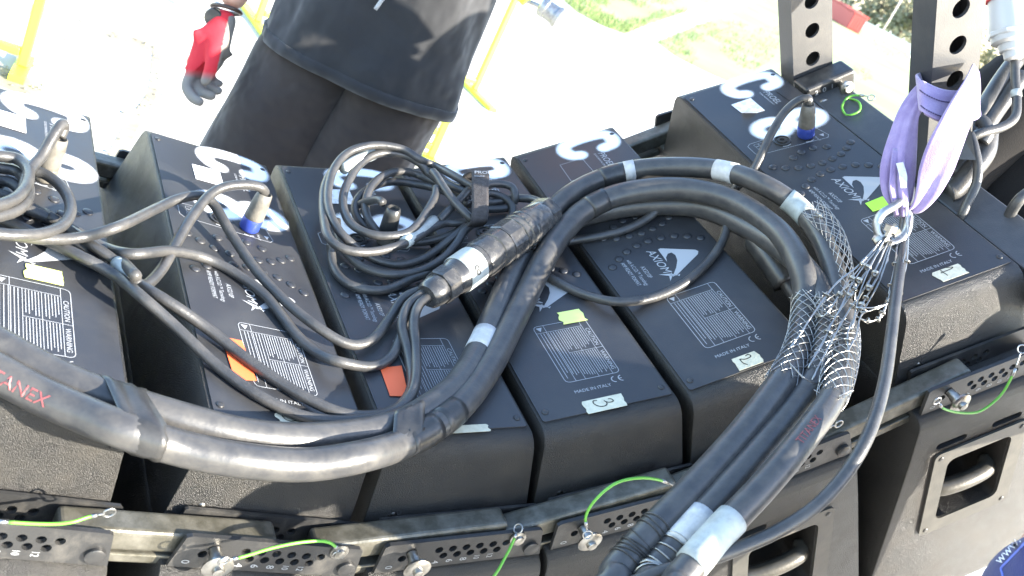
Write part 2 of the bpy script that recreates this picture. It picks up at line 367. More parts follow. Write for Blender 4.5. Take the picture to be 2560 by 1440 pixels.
def container(px, dist, w, h, rz, label):
    b = far(px, dist); t = empty('container', b); t.rotation_euler[2] = rz; m = MB(); m.box((-w / 2, -.9, 0), (w / 2, .9, h)); bevel(m.build('box', 'red_container', t), .04)
    for k in range(5): r = MB(); x = -w / 2 + w * (k + .5) / 5; r.box((x - .05, -.96, .08), (x + .05, -.905, h - .08)); r.build('rib', 'red_container', t)
    r = MB(); r.box((-w / 2 - .05, -.95, h + .004), (w / 2 + .05, .95, h + .09)); r.build('rim', 'red_container', t)
    tag(t, label, 'container', 'red containers on the far field')
container(2092, 66, .85, .95, .2, 'leftmost far red container on the field'); container(2112, 64, .80, .95, .2, 'middle far red container on the field'); container(2133, 62, .80, .9, .2, 'rightmost and nearest far red container on the field')
for px, lab in ((2204, 'left one of two thin white poles by the tree line'), (2286, 'right one of two thin white poles by the tree line')):
    b = far(px, 66); m = MB(); m.tube([b, b + (0, 0, 6.0)], [.05, .035], 8, 0); m.lathe([(0, .12), (.12, .12), (.14, .06)], b, (0, 0, 1), 10)
    tag(m.build('flag_pole', 'pole_white', smooth=True), lab, 'pole', 'white poles by the tree line')
b0, b1 = far(1900, 78), far(2700, 78); d_ = (b1 - b0) / 24; fe_ = empty('field_fence', b0); fiv = Matrix.Translation(-Vector(b0))
for k in range(24):
    hd = MB(); hd.bar(b0 + d_ * (k + .02) + (0, 0, .3), b0 + d_ * (k + .98) + (0, 0, .3), .06, .6, (0, 0, 1)); o = hd.build('board', 'hoarding'); o.parent = fe_; o.matrix_parent_inverse = fiv
for k in range(25):
    hd = MB(); hd.bar(b0 + d_ * k, b0 + d_ * k + (0, 0, .75), .08, .08, (0, 1, 0)); o = hd.build('post', 'hoarding'); o.parent = fe_; o.matrix_parent_inverse = fiv
tag(fe_, 'low white boarded fence in front of the far tree line', 'fence')

# ================================================================== loudspeaker cabinets
XF = LEN
def half(z): return 0.09 + K * z
near = [(0.004, 0.0), (-0.006, 0.0018), (-0.0135, 0.0065), (-0.018, 0.015), (-0.0200, 0.026), (-0.034, 0.122), (-0.078, 0.1235), (-0.0855, 0.126), (-0.0915, 0.132), (-0.0945, 0.141), (-0.098, 0.20), (-0.1085, 0.545), (-0.100, 0.558), (-0.087, 0.562)]
prof = near + [(XF - x, z) for x, z in reversed(near)]
bm_ = MB(); n_ = len(prof)
vs = [(x, -half(z), z) for x, z in prof] + [(x, half(z), z) for x, z in prof]
bm_.add(vs, [(k, (k + 1) % n_, n_ + (k + 1) % n_, n_ + k) for k in range(n_)])
# side walls as strips so that they stay planar
for s in (0, n_):
    m2 = len(near)
    for k in range(m2 - 1): bm_.add([vs[s + k], vs[s + k + 1], vs[s + n_ - 2 - k], vs[s + n_ - 1 - k]], [(0, 1, 2, 3)])
me = bm_.mesh('body')
bb = bmesh.new(); bb.from_mesh(me); bmesh.ops.remove_doubles(bb, verts=bb.verts, dist=1e-5); bmesh.ops.recalc_face_normals(bb, faces=bb.faces); bb.to_mesh(me); bb.free()
tmp = bpy.data.objects.new('tmp', me); COL.objects.link(tmp)
bv = tmp.modifiers.new('b', 'BEVEL'); bv.width = .004; bv.segments = 2; bv.limit_method = 'ANGLE'; bv.angle_limit = math.radians(50)
cut = MB()
def cap_slot(m, yc, zc, hw, r, x0, x1):
    pts = [(yc + hw + r * math.cos(a), zc + r * math.sin(a)) for a in np.linspace(-math.pi / 2, math.pi / 2, 7)] + [(yc - hw + r * math.cos(a), zc + r * math.sin(a)) for a in np.linspace(math.pi / 2, 1.5 * math.pi, 7)]
    n = len(pts); m.add([(x0, a, b) for a, b in pts] + [(x1, a, b) for a, b in pts], [tuple(range(n)), tuple(range(2 * n - 1, n - 1, -1))] + [(k, (k + 1) % n, n + (k + 1) % n, n + k) for k in range(n)])
for yc in (-.050, .040): cap_slot(cut, yc, .186, .019, .0055, -.20, -.086)
hp = rrect(-.054, .054, .217, .348, .012); n = len(hp)
cut.add([(-.2, a, b) for a, b in hp] + [(-.02, a * .92, b) for a, b in hp], [tuple(range(n)), tuple(range(2 * n - 1, n - 1, -1))] + [(k, (k + 1) % n, n + (k + 1) % n, n + k) for k in range(n)])
cobj = bpy.data.objects.new('cut', cut.mesh('cut')); COL.objects.link(cobj)
bo = tmp.modifiers.new('c', 'BOOLEAN'); bo.operation = 'DIFFERENCE'; bo.object = cobj; bo.solver = 'EXACT'
dg = bpy.context.evaluated_depsgraph_get(); dg.update()
BODY = bpy.data.meshes.new_from_object(tmp.evaluated_get(dg)); BODY.name = 'body'; BODY.materials.clear(); BODY.materials.append(MATS['cabinet_black'])
BODY.polygons.foreach_set('use_smooth', [True] * len(BODY.polygons)); BODY.set_sharp_from_angle(angle=math.radians(32))
bpy.data.objects.remove(tmp); bpy.data.objects.remove(cobj)

# rear panel sheet
pm = MB(); rp = rrect(.0035, XF - .0035, -.0862, .0862, .004); n = len(rp)
pm.add([(a, b, -.0002) for a, b in rp] + [(a, b, -.0016) for a, b in rp], [tuple(range(n)), tuple(range(2 * n - 1, n - 1, -1))] + [(k, (k + 1) % n, n + (k + 1) % n, n + k) for k in range(n)])
PANEL = pm.mesh('rear_panel')
# pressed dots
dots = [(.318, -.036), (.314, -.017), (.312, .002), (.314, .021), (.318, .039), (.327, .055), (.338, .070), (.327, -.053), (.338, -.068),
        (.261, -.069), (.273, -.053), (.283, -.036), (.289, -.017), (.291, .002), (.289, .022), (.284, .041), (.274, .057), (.262, .072), (.345, -.028), (.345, .032), (.352, .012), (.352, -.009)]
dm = MB()
for x, y in dots: dm.lathe([(0, .0066), (.0012, .0062), (.0021, .0045), (.0025, .002)], (x, y, -.0014), (0, 0, -1), 12)
DOTS = dm.mesh('pressed_dots', smooth=True)
scr = MB()
for x in (.018, XF / 2, XF - .018):
    for y in (-.078, .078):
        if x != XF / 2: scr.lathe([(0, .0042), (.0008, .0042), (.0014, .0030)], (x, y, -.0016), (0, 0, -1), 10)
SCREWS = scr.mesh('screws', smooth=True)
# printed lettering (cabinet coordinates on the panel; text runs towards -x with its top to +y)
PZ = -.0021; PRS = {}; pr = PRS['warning_table'] = MB(); RX = (-1, 0, 0); UY = (0, 1, 0)
def pl(px, py): q = on(5, px, py, (0, 0, 1), 0); return (q[0], q[1], PZ)
# warning table
u0, v0, W_, H_ = .169, -.033, .111, .074
def uv(u, v): return (u0 - u, v0 + v, PZ)
lw = .0008
rr_ = rrect(0, W_, 0, H_, .006, 3); strip(pr, [uv(*q) for q in rr_], lw, closed=True)
for a, b in (((0, .064), (W_, .064)), ((.014, .0265), (W_, .0265)), ((.014, .045), (W_, .045)), ((.0, .0145), (.014, .0145)), ((.014, 0), (.014, .064)), ((.060, .0265), (.060, H_)), ((.014, .0135), (W_, .0135))): strip(pr, [uv(*a), uv(*b)], lw * .8)
pr.add([uv(.0035, .003), uv(.0035, .0115), uv(.0115, .0072)], [(0, 1, 2)])
put_text(pr, 'CAUTION', .0078, uv(.020, .0662), RX, UY); put_text(pr, 'WARNING', .0078, uv(.066, .0662), RX, UY)
rs = random.Random(3)
def fine(ua, ub, va, vb, step):                       # unreadable small print: rows of word-long dashes
    v = vb - step * .8
    while v > va:
        u = ua; end = ub - rs.uniform(0, .012)
        while u < end:
            w = min(rs.uniform(.002, .0065), end - u); strip(pr, [uv(u, v), uv(u + w, v)], .00085); u += w + .0012
        v -= step
fine(.016, .058, .0275, .0445, .0031); fine(.016, .058, .0465, .0635, .0031); fine(.062, .109, .0275, .0445, .0031); fine(.062, .109, .0465, .0635, .0031)
fine(.016, .106, .0150, .0255, .0036); fine(.016, .104, .002, .0125, .0040)
# maker's logo
pr = PRS['maker_logo'] = MB()
put_text(pr, 'AXIOM', .0175, (.2705, -.0115, PZ), RX, UY, .98, .25)
c7 = lambda x, y: pl(1280 + x / 3, 480 + y / 3)
pr.add([c7(*q) for q in ((1095, 440), (1112, 431), (1375, 441), (1397, 452), (1394, 474), (1243, 625), (1205, 645), (1232, 572), (1240, 520), (1226, 482), (1196, 462), (1168, 472), (1155, 500), (1163, 532))], [tuple(range(14))])
for q in (((1098, 628), (1190, 620), (1252, 631), (1190, 639)), ((1188, 676), (1180, 640), (1196, 610), (1204, 636)), ((1240, 632), (1262, 622), (1256, 640))): pr.add([c7(*k) for k in q], [tuple(range(len(q)))])
put_text(pr, 'AX3210P', .0088, (.243, -.0345, PZ), RX, UY, .8); put_text(pr, 'with A.C.I.D.\u2122 Tecnology', .0080, (.2655, -.0455, PZ), RX, UY, .72); put_text(pr, 'AMP READY FORMAT', .0080, (.263, -.0555, PZ), RX, UY, .72)
pr = PRS['maker_name'] = MB()
put_text(pr, 'PROEL', .0150, (.5335, .0335, PZ), RX, UY, 1.0, .2); put_text(pr, 'SOUND REINFORCEMENT', .0046, (.5345, .0268, PZ), RX, UY, .82)
pr = PRS['origin_mark'] = MB()
put_text(pr, 'MADE IN ITALY', .0072, (.0375, -.030, PZ), UY, (1, 0, 0), 1.0); 
for yc in (.029, .0385):                              # CE mark
    arc = [(.0475 + .0050 * math.cos(a), yc - .0050 * math.sin(a), PZ) for a in np.linspace(math.radians(35), math.radians(145), 2)]
    strip(pr, [(.0475 + .0048 * math.sin(a), yc - .0048 * math.cos(a), PZ) for a in np.linspace(-2.2, 2.2, 11) * .62], .0013)
strip(pr, [(.0475, .0340, PZ), (.0475, .0372, PZ)], .0012)
# connector field
pr = PRS['connector_legend'] = MB()
cf = [(.372, .053), (.404, .046), (.409, .040), (.409, -.066), (.404, -.072), (.381, -.072), (.376, -.067), (.366, .048)]
strip(pr, [(x, y, PZ) for x, y in cf], .0008, closed=True)
pr.add([(.3790, .0405, PZ), (.3715, .0445, PZ), (.3790, .0485, PZ)], [(0, 1, 2)])
put_text(pr, 'LINK', .0048, (.404, -.0035, PZ), RX, UY); put_text(pr, 'INPUT', .0048, (.378, .031, PZ), RX, UY)
for a in np.linspace(-.6, .6, 2): pass
strip(pr, [(.378, -.024, PZ), (.3765, -.018, PZ), (.378, -.012, PZ)], .0018); strip(pr, [(.371, .013, PZ), (.3695, .019, PZ), (.371, .025, PZ)], .0018)
for k in range(3):
    for j in range(2): strip(pr, [(x, y, PZ) for x, y in rrect(.384 + .007 * k, .390 + .007 * k, -.062 + .008 * j, -.055 + .008 * j, .001, 1)], .0005, closed=True)
PRINT = {k: q.mesh(k) for k, q in PRS.items()}
# socket
so = MB(); so.lathe([(0, .0135), (.0025, .0135), (.003, .0115), (.0012, .011), (.0012, .008), (.0032, .0075), (.0034, .004), (.001, .0035)], (.392, -.018, -.0015), (0, 0, -1), 20)
SOCKET = so.mesh('socket', auto=40)
# rigging plates
OX = -.0840
hz = [(-.072, .102, .0048), (.092, .107, .0)] + [(-.030 + .0165 * k, .0945, .0048) for k in range(6)] + [(-.0225 + .0165 * k, .1045, .0048) for k in range(5)]
def yz_plate(outline, holes, x, t):
    v, f = plate_with_holes(outline, [h for h in holes if h[2] > 0], t); m = MB(); m.add([(x + c, a, b) for a, b, c in v], f); return m
ol = [(-.095, .0815), (-.090, .079), (.092, .079), (.0955, .081), (.104, .1215), (-.1005, .1215)]
OUTER = yz_plate(ol, hz, OX, .005).mesh('outer_plate')
il = [(-.088, .0885), (-.085, .087), (.108, .087), (.112, .091), (.112, .1215), (-.090, .1215)]
INNER = yz_plate(il, [(-.004 + .019 * k, .106, .0050) for k in range(3)] + [(.006 + .019 * k, .1155, .0048) for k in range(2)], -.0400, .004).mesh('inner_plate')
nm = MB()
for s, y in (('0', -.085), ('4', -.0305), ('6', -.0135), ('8', .0035), ('10', .0205), ('12', .037)):
    put_text(nm, s, .0115 if len(s) == 1 else .0100, (OX - .0006, y - .004, .1105 if len(s) == 1 else .1085), (0, 0, 1), (0, 1, 0), .95 if len(s) == 1 else .75)
NUMS = nm.mesh('plate_numerals')
bl = MB(); bl.lathe([(0, .0095), (.0035, .0095), (.0045, .008)], (OX - .0002, .0875, .1075), (-1, 0, 0), 18)
BOLT = bl.mesh('pivot_bolt', auto=35)
# quick release pin: shaft, domed flange with button, ball tip behind the inner plate
pn = MB(); PY, PZ2 = -.0625, .0955
pn.lathe([(0, .0062), (.008, .0062), (.008, .0074), (.0160, .0074), (.0175, .0122), (.0185, .0152), (.0212, .0156), (.0235, .0122), (.0239, .0062), (.0282, .0058), (.0290, .0040)], (OX - .001, PY, PZ2 - .001), (-1, 0, .06), 18)
PIN = pn.mesh('locking_pin', auto=40)
tp = MB(); tp.lathe([(0, .0050), (.010, .0050), (.0135, .0038), (.015, .0018)], (-.030, PY - .006, PZ2 - .001), (1, 0, -.55), 12)
TIP = tp.mesh('pin_tip', smooth=True)
# handle
hb = MB(); v, f = plate_with_holes(rrect(-.077, .077, .168, .373, .012), [], .003)
def plate_rect_hole(outer, inner, t):
    bm = bmesh.new(); ed = []
    for L in (outer, inner):
        q = [bm.verts.new((a, b, 0)) for a, b in L]
        for k in range(len(q)): ed.append(bm.edges.new((q[k], q[(k + 1) % len(q)])))
    bmesh.ops.triangle_fill(bm, use_beauty=True, edges=ed); gg = bmesh.ops.extrude_face_region(bm, geom=bm.faces[:])
    for vv in [e for e in gg['geom'] if isinstance(e, bmesh.types.BMVert)]: vv.co.z += t
    bmesh.ops.recalc_face_normals(bm, faces=bm.faces); bm.verts.index_update()
    r = [q.co[:] for q in bm.verts], [tuple(q.index for q in ff.verts) for ff in bm.faces]; bm.free(); return r
v, f = plate_rect_hole(rrect(-.0765, .0765, .197, .372, .010), rrect(-.053, .053, .218, .347, .012), .0035)
def side_x(z): return -.098 - (z - .20) * .0305
hb.add([(side_x(b) - .0042 + c, a, b) for a, b, c in v], f); HBEZEL = hb.mesh('handle_bezel', auto=30)
hg = MB(); hg.tube([(-.075, -.0515, .300), (-.088, -.040, .300), (-.092, -.015, .300), (-.092, .015, .300), (-.088, .040, .300), (-.075, .0515, .300)], .0125, 12, 4)
HGRIP = hg.mesh('handle_grip', smooth=True)
hs = MB()
for y in (-.066, .066):
    for z in (.208, .362): hs.lathe([(0, .0045), (.0012, .0045), (.002, .003)], (side_x(z) - .0035, y, z), (-1, 0, 0), 8)
HSCREW = hs.mesh('handle_screws', smooth=True)
# spray paint: coverage on a fine grid from the distance to the painted strokes
def spray(name, strokes, bounds, parent, step=.0016):
    x0, x1, y0, y1 = bounds; nx = int((x1 - x0) / step) + 1; ny = int((y1 - y0) / step) + 1
    X, Y = np.meshgrid(np.linspace(x0, x1, nx), np.linspace(y0, y1, ny), indexing='ij'); A = np.zeros_like(X)
    for pts, w, soft in strokes:
        P, _ = spline([(a, b, 0) for a, b in pts], 1, 6); D = np.full_like(X, 9.)
        for a, b in zip(P[:-1], P[1:]):
            d = b - a; L2 = d[0] ** 2 + d[1] ** 2 + 1e-12; t = np.clip(((X - a[0]) * d[0] + (Y - a[1]) * d[1]) / L2, 0, 1)
            D = np.minimum(D, np.hypot(X - a[0] - t * d[0], Y - a[1] - t * d[1]))
        A = np.maximum(A, np.clip((w / 2 + soft - D) / (2 * soft), 0, 1))
    m = MB(); m.v = [(float(a), float(b), -.00235) for a, b in zip(X.ravel(), Y.ravel())]; keep = []
    for i in range(nx - 1):
        for j in range(ny - 1):
            if max(A[i, j], A[i + 1, j], A[i, j + 1], A[i + 1, j + 1]) > 0: m.f.append((i * ny + j, (i + 1) * ny + j, (i + 1) * ny + j + 1, i * ny + j + 1))
    o = m.build(name, 'spray_white', parent)
    at_ = o.data.color_attributes.new('cover', 'FLOAT_COLOR', 'POINT'); fl = A.ravel()
    at_.data.foreach_set('color', np.stack([fl, fl, fl, np.ones_like(fl)], 1).ravel().astype(np.float32)); return o
def flat(name, pts, mat, parent, z=-.0026, t=.0003):
    n = len(pts); m = MB(); m.add([(a, b, z) for a, b in pts] + [(a, b, z + t) for a, b in pts], [tuple(range(n)), tuple(range(2 * n - 1, n - 1, -1))] + [(k, (k + 1) % n, n + (k + 1) % n, n + k) for k in range(n)])
    return m.build(name, mat, parent)
def jag(x0, x1, y0, y1, seed):                        # torn piece of tape, ragged ends at y0 and y1
    r = random.Random(seed); a = [(x0 + (x1 - x0) * k / 5, y0 + r.uniform(-.0025, .0025)) for k in range(6)]; b = [(x1 - (x1 - x0) * k / 5, y1 + r.uniform(-.0015, .0015)) for k in range(6)]; return a + b
C_STROKE = [(.542, .050), (.546, .066), (.562, .0715), (.577, .066), (.583, .045), (.583, .015), (.577, -.006), (.562, -.012), (.547, -.006), (.541, .006)]
O8 = [(.430 + .020 * math.cos(a), -.012 + .024 * math.sin(a)) for a in np.linspace(0, 2 * math.pi, 13)]
O8b = [(.430 + .020 * math.cos(a), .048 + .026 * math.sin(a)) for a in np.linspace(0, 2 * math.pi, 13)]
def dpx(i, sc, ox, oy, st): return [[tuple(on(i, ox + a / sc, oy + b / sc, (0, 0, 1), 0)[:2]) for a, b in q] for q in st]
DIG = {'2': dpx(5, 18, 1800, 860, [[(1150, 600), (1250, 540), (1370, 590), (1340, 660), (1200, 730), (1080, 755), (900, 755), (940, 830), (1050, 930), (1220, 995)]]),
       '3': dpx(4, 18, 1440, 970, [[(910, 635), (790, 650), (750, 700), (790, 780), (900, 850), (1060, 900), (1250, 890), (1370, 820), (1360, 720), (1260, 650)], [(1370, 700), (1500, 715), (1650, 670), (1640, 610), (1550, 560), (1440, 560)]]),
       '1': dpx(6, 19.2, 2320, 640, [[(780, 640), (940, 630), (1150, 610), (1130, 660), (980, 740), (720, 840), (620, 890)], [(590, 770), (700, 850), (920, 1000)]]), '5': [[(.018, -.012), (.011, -.010), (.008, -.003), (.012, .004), (.018, .002)]]}
LAB = {1: 'leftmost black loudspeaker cabinet, tangled cables and a yellow tape on its back', 2: 'black loudspeaker cabinet with an orange tape and a blue ringed plug, second from left',
       3: 'black loudspeaker cabinet lying under the coiled cable, third from left', 4: 'black loudspeaker cabinet with a yellow tape by its logo, handwritten 3 on cream tape',
       5: 'black loudspeaker cabinet framed by the big trunk cable loop, handwritten 2 on cream tape', 6: 'rightmost black loudspeaker cabinet, next to the perforated bars, marked with a handwritten 1'}
for i in range(1, 7):
    c = empty('speaker_cabinet', mw=mat4(i)); tag(c, LAB[i], 'loudspeaker', 'loudspeaker cabinets linked in a row')
    link('body', BODY, None, c); p = link('rear_panel', PANEL, 'panel_black', c)
    for nm_, me_, mt in (('pressed_dots', DOTS, 'panel_black'), ('screws', SCREWS, 'steel_black'), ('socket', SOCKET, 'plastic_black')): tag(link(nm_, me_, mt, p), None, kind='stuff' if nm_ != 'socket' else None)
    for nm_, me_ in PRINT.items(): tag(link(nm_, me_, 'white_print', p), None, kind='stuff')
    op = link('outer_plate', OUTER, 'steel_black', c); tag(link('plate_numerals', NUMS, 'white_print', op), None, kind='stuff'); link('pivot_bolt', BOLT, 'steel_black', op)
    link('inner_plate', INNER, 'steel_black', c)
    hbz = link('handle_bezel', HBEZEL, 'handle_metal', c); tag(link('handle_screws', HSCREW, 'steel_black', hbz), None, kind='stuff'); link('handle_grip', HGRIP, 'handle_metal', c)
    for me_, nm_ in ((OUTER, 'outer_plate'), (INNER, 'inner_plate')):
        o = link(nm_, me_, 'steel_black', c); o.matrix_local = Matrix.Translation((XF, 0, 0)) @ Matrix.Diagonal((-1, 1, 1, 1))
    if i != 1:
        link('locking_pin', PIN, 'zinc', c); link('pin_tip', TIP, 'zinc', c)
    spray('sprayed_letter', [(C_STROKE, .0245, .0055)], (.525, .600, -.030, .088), p)
    if i in (1, 2, 3, 6): spray('sprayed_letter', [(O8, .024, .006), (O8b, .024, .006)], (.392, .468, -.052, .092), p)
    if i in (2, 1, 3): flat('sticker', [(.528, .004), (.526, -.036), (.486, -.036), (.486, .004)], 'sticker', p)
    if i == 6:
        flat('sticker', [(.526, .006), (.524, -.032), (.494, -.030), (.482, -.010), (.482, .006)], 'sticker', p)
        flat('sticker', [(.524, .053), (.524, .072), (.482, .076), (.478, .057)], 'panel_black', p)
        m = MB(); m.add([(.494, -.030, -.0032), (.482, -.010, -.0032), (.4815, -.024, -.010), (.487, -.031, -.008)], [(0, 1, 2, 3)]); m.build('sticker_curl', 'sticker', p)
    if i in (4, 5):
        m = MB(); strip(m, [(.532, .005, PZ), (.532, -.034, PZ), (.482, -.036, PZ), (.482, .006, PZ)], .0007, closed=True); m.build('label_frame', 'white_print', p)
    dg_ = {6: '1', 5: '2', 4: '3', 2: '5'}.get(i)
    tp_ = {6: (.010, .031, -.019, .022), 5: (.005, .027, -.016, .020), 4: (.0, .0215, -.028, .023), 2: (.005, .0225, -.018, .024), 3: (-.002, .010, -.010, .036)}.get(i)
    if tp_: 
        t_ = flat('tape_label', jag(*tp_, i), 'tape_cream', p)
        if dg_:
            m = MB()
            for stn in DIG[dg_]: P, _ = spline([(a, b, -.0029) for a, b in stn], 1, 5); strip(m, P, .0013)
            m.build('handwritten_digit', 'ink', p)
    if i == 4: flat('yellow_tape', jag(.163, .188, .009, .043, 40), 'tape_yellow', p, -.0030)
    if i == 1: flat('yellow_tape', jag(.174, .199, -.003, .034, 41), 'tape_yellow', p, -.0030)
    if i == 6: flat('green_tape', [(.197, -.004), (.199, .027), (.176, .022), (.176, -.006)], 'tape_green', p, -.0030)
    if i == 2: flat('orange_tape', [(.134, -.058), (.133, -.034), (.066, -.030), (.062, -.055)], 'tape_orange', p, -.0030)
    if i == 3: flat('orange_tape', [(.114, -.064), (.117, -.036), (.062, -.044), (.064, -.066)], 'tape_orange', p, -.0030)

# link bars between neighbouring cabinets, on the near and on the far side
def link_bar(i, a, b, label, far_side=False):
    s = (lambda q: (XF - q[0], q[1], q[2])) if far_side else (lambda q: q)
    pa, pb = bw(i, s(a)), bw(i + 1, s(b)); up = -FR[i][1][:, 2]; m = MB()
    e = empty('link_bar', pa)
    m.bar(pa, pb, .030, .027, up); o = m.build('bar', 'link_steel'); bevel(o, .005, 3); o.parent = e; o.matrix_parent_inverse = Matrix.Translation(-Vector(pa))
    d = (pb - pa) / np.linalg.norm(pb - pa)
    m = MB(); q = bw(i, s((a[0], .10, a[2] + .022))); m.bar(q, q + d * .10, .026, .012, up); o = m.build('lower_tongue', 'link_steel'); bevel(o, .002); o.parent = e; o.matrix_parent_inverse = Matrix.Translation(-Vector(pa))
    tag(e, label, 'link bar', 'steel link bars between the cabinets')
LX = -.0600
link_bar(1, (LX, .050, .100), (LX, .004, .099), 'pale sunlit steel link bar joining the first and second cabinets at the near side')
link_bar(2, (LX, .050, .104), (LX, .055, .088), 'dark steel link bar joining the second and third cabinets at the near side')
link_bar(3, (LX, .050, .104), (LX, .066, .082), 'dark steel link bar joining the third and fourth cabinets at the near side')
link_bar(4, (LX, .050, .104), (LX, .060, .088), 'steel link bar under the three trunk cables, joining fourth and fifth cabinets')
link_bar(5, (LX, .020, .104), (LX, -.020, .096), 'steel link bar joining the two rightmost cabinets at the near side')
link_bar(1, (LX, .050, .100), (LX, .004, .099), 'dark steel link bar joining the first and second cabinets at the far side', True)
link_bar(5, (LX, .050, .100), (LX, .004, .099), 'steel link bar joining the two rightmost cabinets at the far side, against white', True)
# lanyards of the locking pins
def lanyard(pts, label, cat='lanyard', ends=1):
    e = empty('pin_lanyard', pts[0]); inv = Matrix.Translation(-Vector(pts[0]))
    P, _ = spline(pts, 1, 6); a = max(2, len(P) // 8)
    m = MB(); m.tube(P[a:-a], .0017, 7, 0); o = m.build('green_sleeve', 'lanyard_green', smooth=True); o.parent = e; o.matrix_parent_inverse = inv
    for Pq, k in ((P[:a + 1], a), (P[-a - 1:], len(P) - a - 1)):
        m = MB(); m.tube(Pq, .0011, 6, 0); o = m.build('bare_wire', 'wire', smooth=True); o.parent = e; o.matrix_parent_inverse = inv
        m = MB(); m.tube([P[k - 2], P[k - 1], P[k]], .0023, 7, 0); o = m.build('crimp', 'wire', smooth=True); o.parent = e; o.matrix_parent_inverse = inv
    for c, d in ((P[0], P[1] - P[0]), (P[-1], P[-2] - P[-1])):
        m = MB(); d = d / np.linalg.norm(d); m.ring(c - d * .004, np.cross(d, [0.4, .2, .9]), .0055, .0011); o = m.build('ring', 'wire', smooth=True); o.parent = e; o.matrix_parent_inverse = inv
    tag(e, label, cat, 'green lanyards of the locking pins')
XO = -.092
lanyard([px_(-20, 1302, 1, XO), px_(60, 1308, 1, XO), px_(130, 1310, 1, XO), px_(180, 1305, 1, XO), px_(222, 1292, 1, -.087), px_(262, 1284, 1, -.085)], 'straight green pin lanyard at the lower left frame edge')
lanyard([px_(570, 1400, 2, -.118), px_(610, 1391, 2, -.115), px_(680, 1370, 2, -.110), px_(750, 1356, 2, -.106), px_(810, 1353, 2, -.102), px_(838, 1366, 2, -.096), px_(842, 1380, 2, -.088)], 'green pin lanyard arching over the rigging plate of the second cabinet')
lanyard([px_(1292, 1330, 3, -.086), px_(1280, 1360, 3, -.094), px_(1262, 1395, 3, -.105), px_(1235, 1440, 3, -.118), px_(1180, 1500, 3, -.12)], 'green pin lanyard hanging from the third cabinet towards the lower frame edge')
lanyard([px_(1468, 1330, 4, -.118), px_(1465, 1290, 4, -.112), px_(1490, 1248, 4, -.110), px_(1540, 1208, 4, -.108), px_(1600, 1195, 4, -.106), px_(1655, 1202, 4, -.1), px_(1700, 1222, 4, -.09)], 'green pin lanyard arching up beside the three trunk cables')
lanyard([px_(2345, 1005, 6, -.118), px_(2360, 1022, 6, -.116), px_(2400, 1032, 6, -.114), px_(2450, 1028, 6, -.112), px_(2500, 990, 6, -.108), px_(2530, 940, 6, -.102), px_(2552, 880, 6, -.09)], 'green pin lanyard sagging under the rigging plate of the rightmost cabinet')
lanyard([px_(1985, 1105, 5, -.095), px_(2020, 1090, 5, -.095), px_(2050, 1075, 5, -.095), px_(2090, 1062, 5, -.095)], 'short green pin lanyard behind the trunk cable with red print')
# anchor clips where lanyards meet the outer plates
for i, q, lab in ((2, (848, 1378), 'washer and screw anchoring a lanyard on the second cabinet'), (3, (1294, 1345), 'washer and screw anchoring a lanyard on the third cabinet')):
    c = on(i, *q, (1, 0, 0), -.0845); m = MB(); m.lathe([(0, .010), (.002, .010), (.003, .0065), (.006, .006), (.0068, .004)], c, (-1, 0, 0), 16)
    o = m.build('lanyard_anchor', 'zinc', auto=35); o.matrix_world = mat4(i); tag(o, lab, 'washer', 'lanyard anchors')

# ================================================================== flying frame at the right end
N6 = np.array([0, -.12405, -.99228]); B6 = np.array([0, .99228, -.12405])          # along the wall upwards, away from the wall
def ff(x, b, a): q = np.array([0, .1, 0]) + B6 * b + N6 * a + np.array([x, 0, 0]); return q
fe = empty('flying_frame', mw=mat4(6)); tag(fe, 'black steel flying frame with two perforated upright bars on the rightmost cabinet', 'flying frame')
def fbox(x0, x1, b0, b1, a0, a1):
    m = MB(); v = [ff(x, b, a) for a in (a0, a1) for x, b in ((x0, b0), (x1, b0), (x1, b1), (x0, b1))]
    m.add(v, [(0, 3, 2, 1), (4, 5, 6, 7), (0, 1, 5, 4), (1, 2, 6, 5), (2, 3, 7, 6), (3, 0, 4, 7)]); return m
bevel(fbox(-.060, .535, .004, .070, -.075, -.016).build('cross_beam', 'bar_black', fe), .003)
def upright(xf, a0, a1, w, t, pitch, off):
    m = MB(); holes = [(w / 2, a, .0155 / 1.15) for a in np.arange(a0 + off, a1 - .02, pitch)]
    v, f = plate_with_holes([(0, a0), (w, a0), (w, a1), (0, a1)], holes, .005, 18); m.add([ff(xf + c, a, b) for a, b, c in v], f)        # front web
    v, f = plate_with_holes([(0, a0), (w, a0), (w, a1), (0, a1)], holes, .005, 18); m.add([ff(xf + t - .005 + c, a, b) for a, b, c in v], f)
    for b0 in (0, w - .005):
        q = fbox(xf + .0050, xf + t - .0050, b0, b0 + .005, a0, a1); m.add(q.v, q.f)
    o = m.build('upright_bar', 'bar_black', fe); bm = bmesh.new(); bm.from_mesh(o.data); bmesh.ops.remove_doubles(bm, verts=bm.verts, dist=.0004); bm.to_mesh(o.data); bm.free(); return o
upright(.200, -.10, .62, .076, .046, .0545, .045)
upright(.543, -.02, .62, .076, .040, .0545, .046)
bevel(fbox(.500, .5415, -.004, .092, -.045, .004).build('bracket', 'steel_black', fe), .006, 3)
m = MB()
for y, a in ((.062, -.014), (.018, -.030)): c = ff(.4995, y, a); m.lathe([(0, .006), (.016, .006), (.018, .012), (.022, .012), (.024, .007), (.028, .006)], c, (-1, -.1, -.2), 16)
tag(m.build('bracket_pin', 'zinc', fe, auto=40), None, kind='stuff')
m = MB(); put_text(m, '2  0  1', .013, ff(.4990, .012, -.014), B6, N6, 1.1); tag(m.build('bracket_numerals', 'white_print', fe), None, kind='stuff')
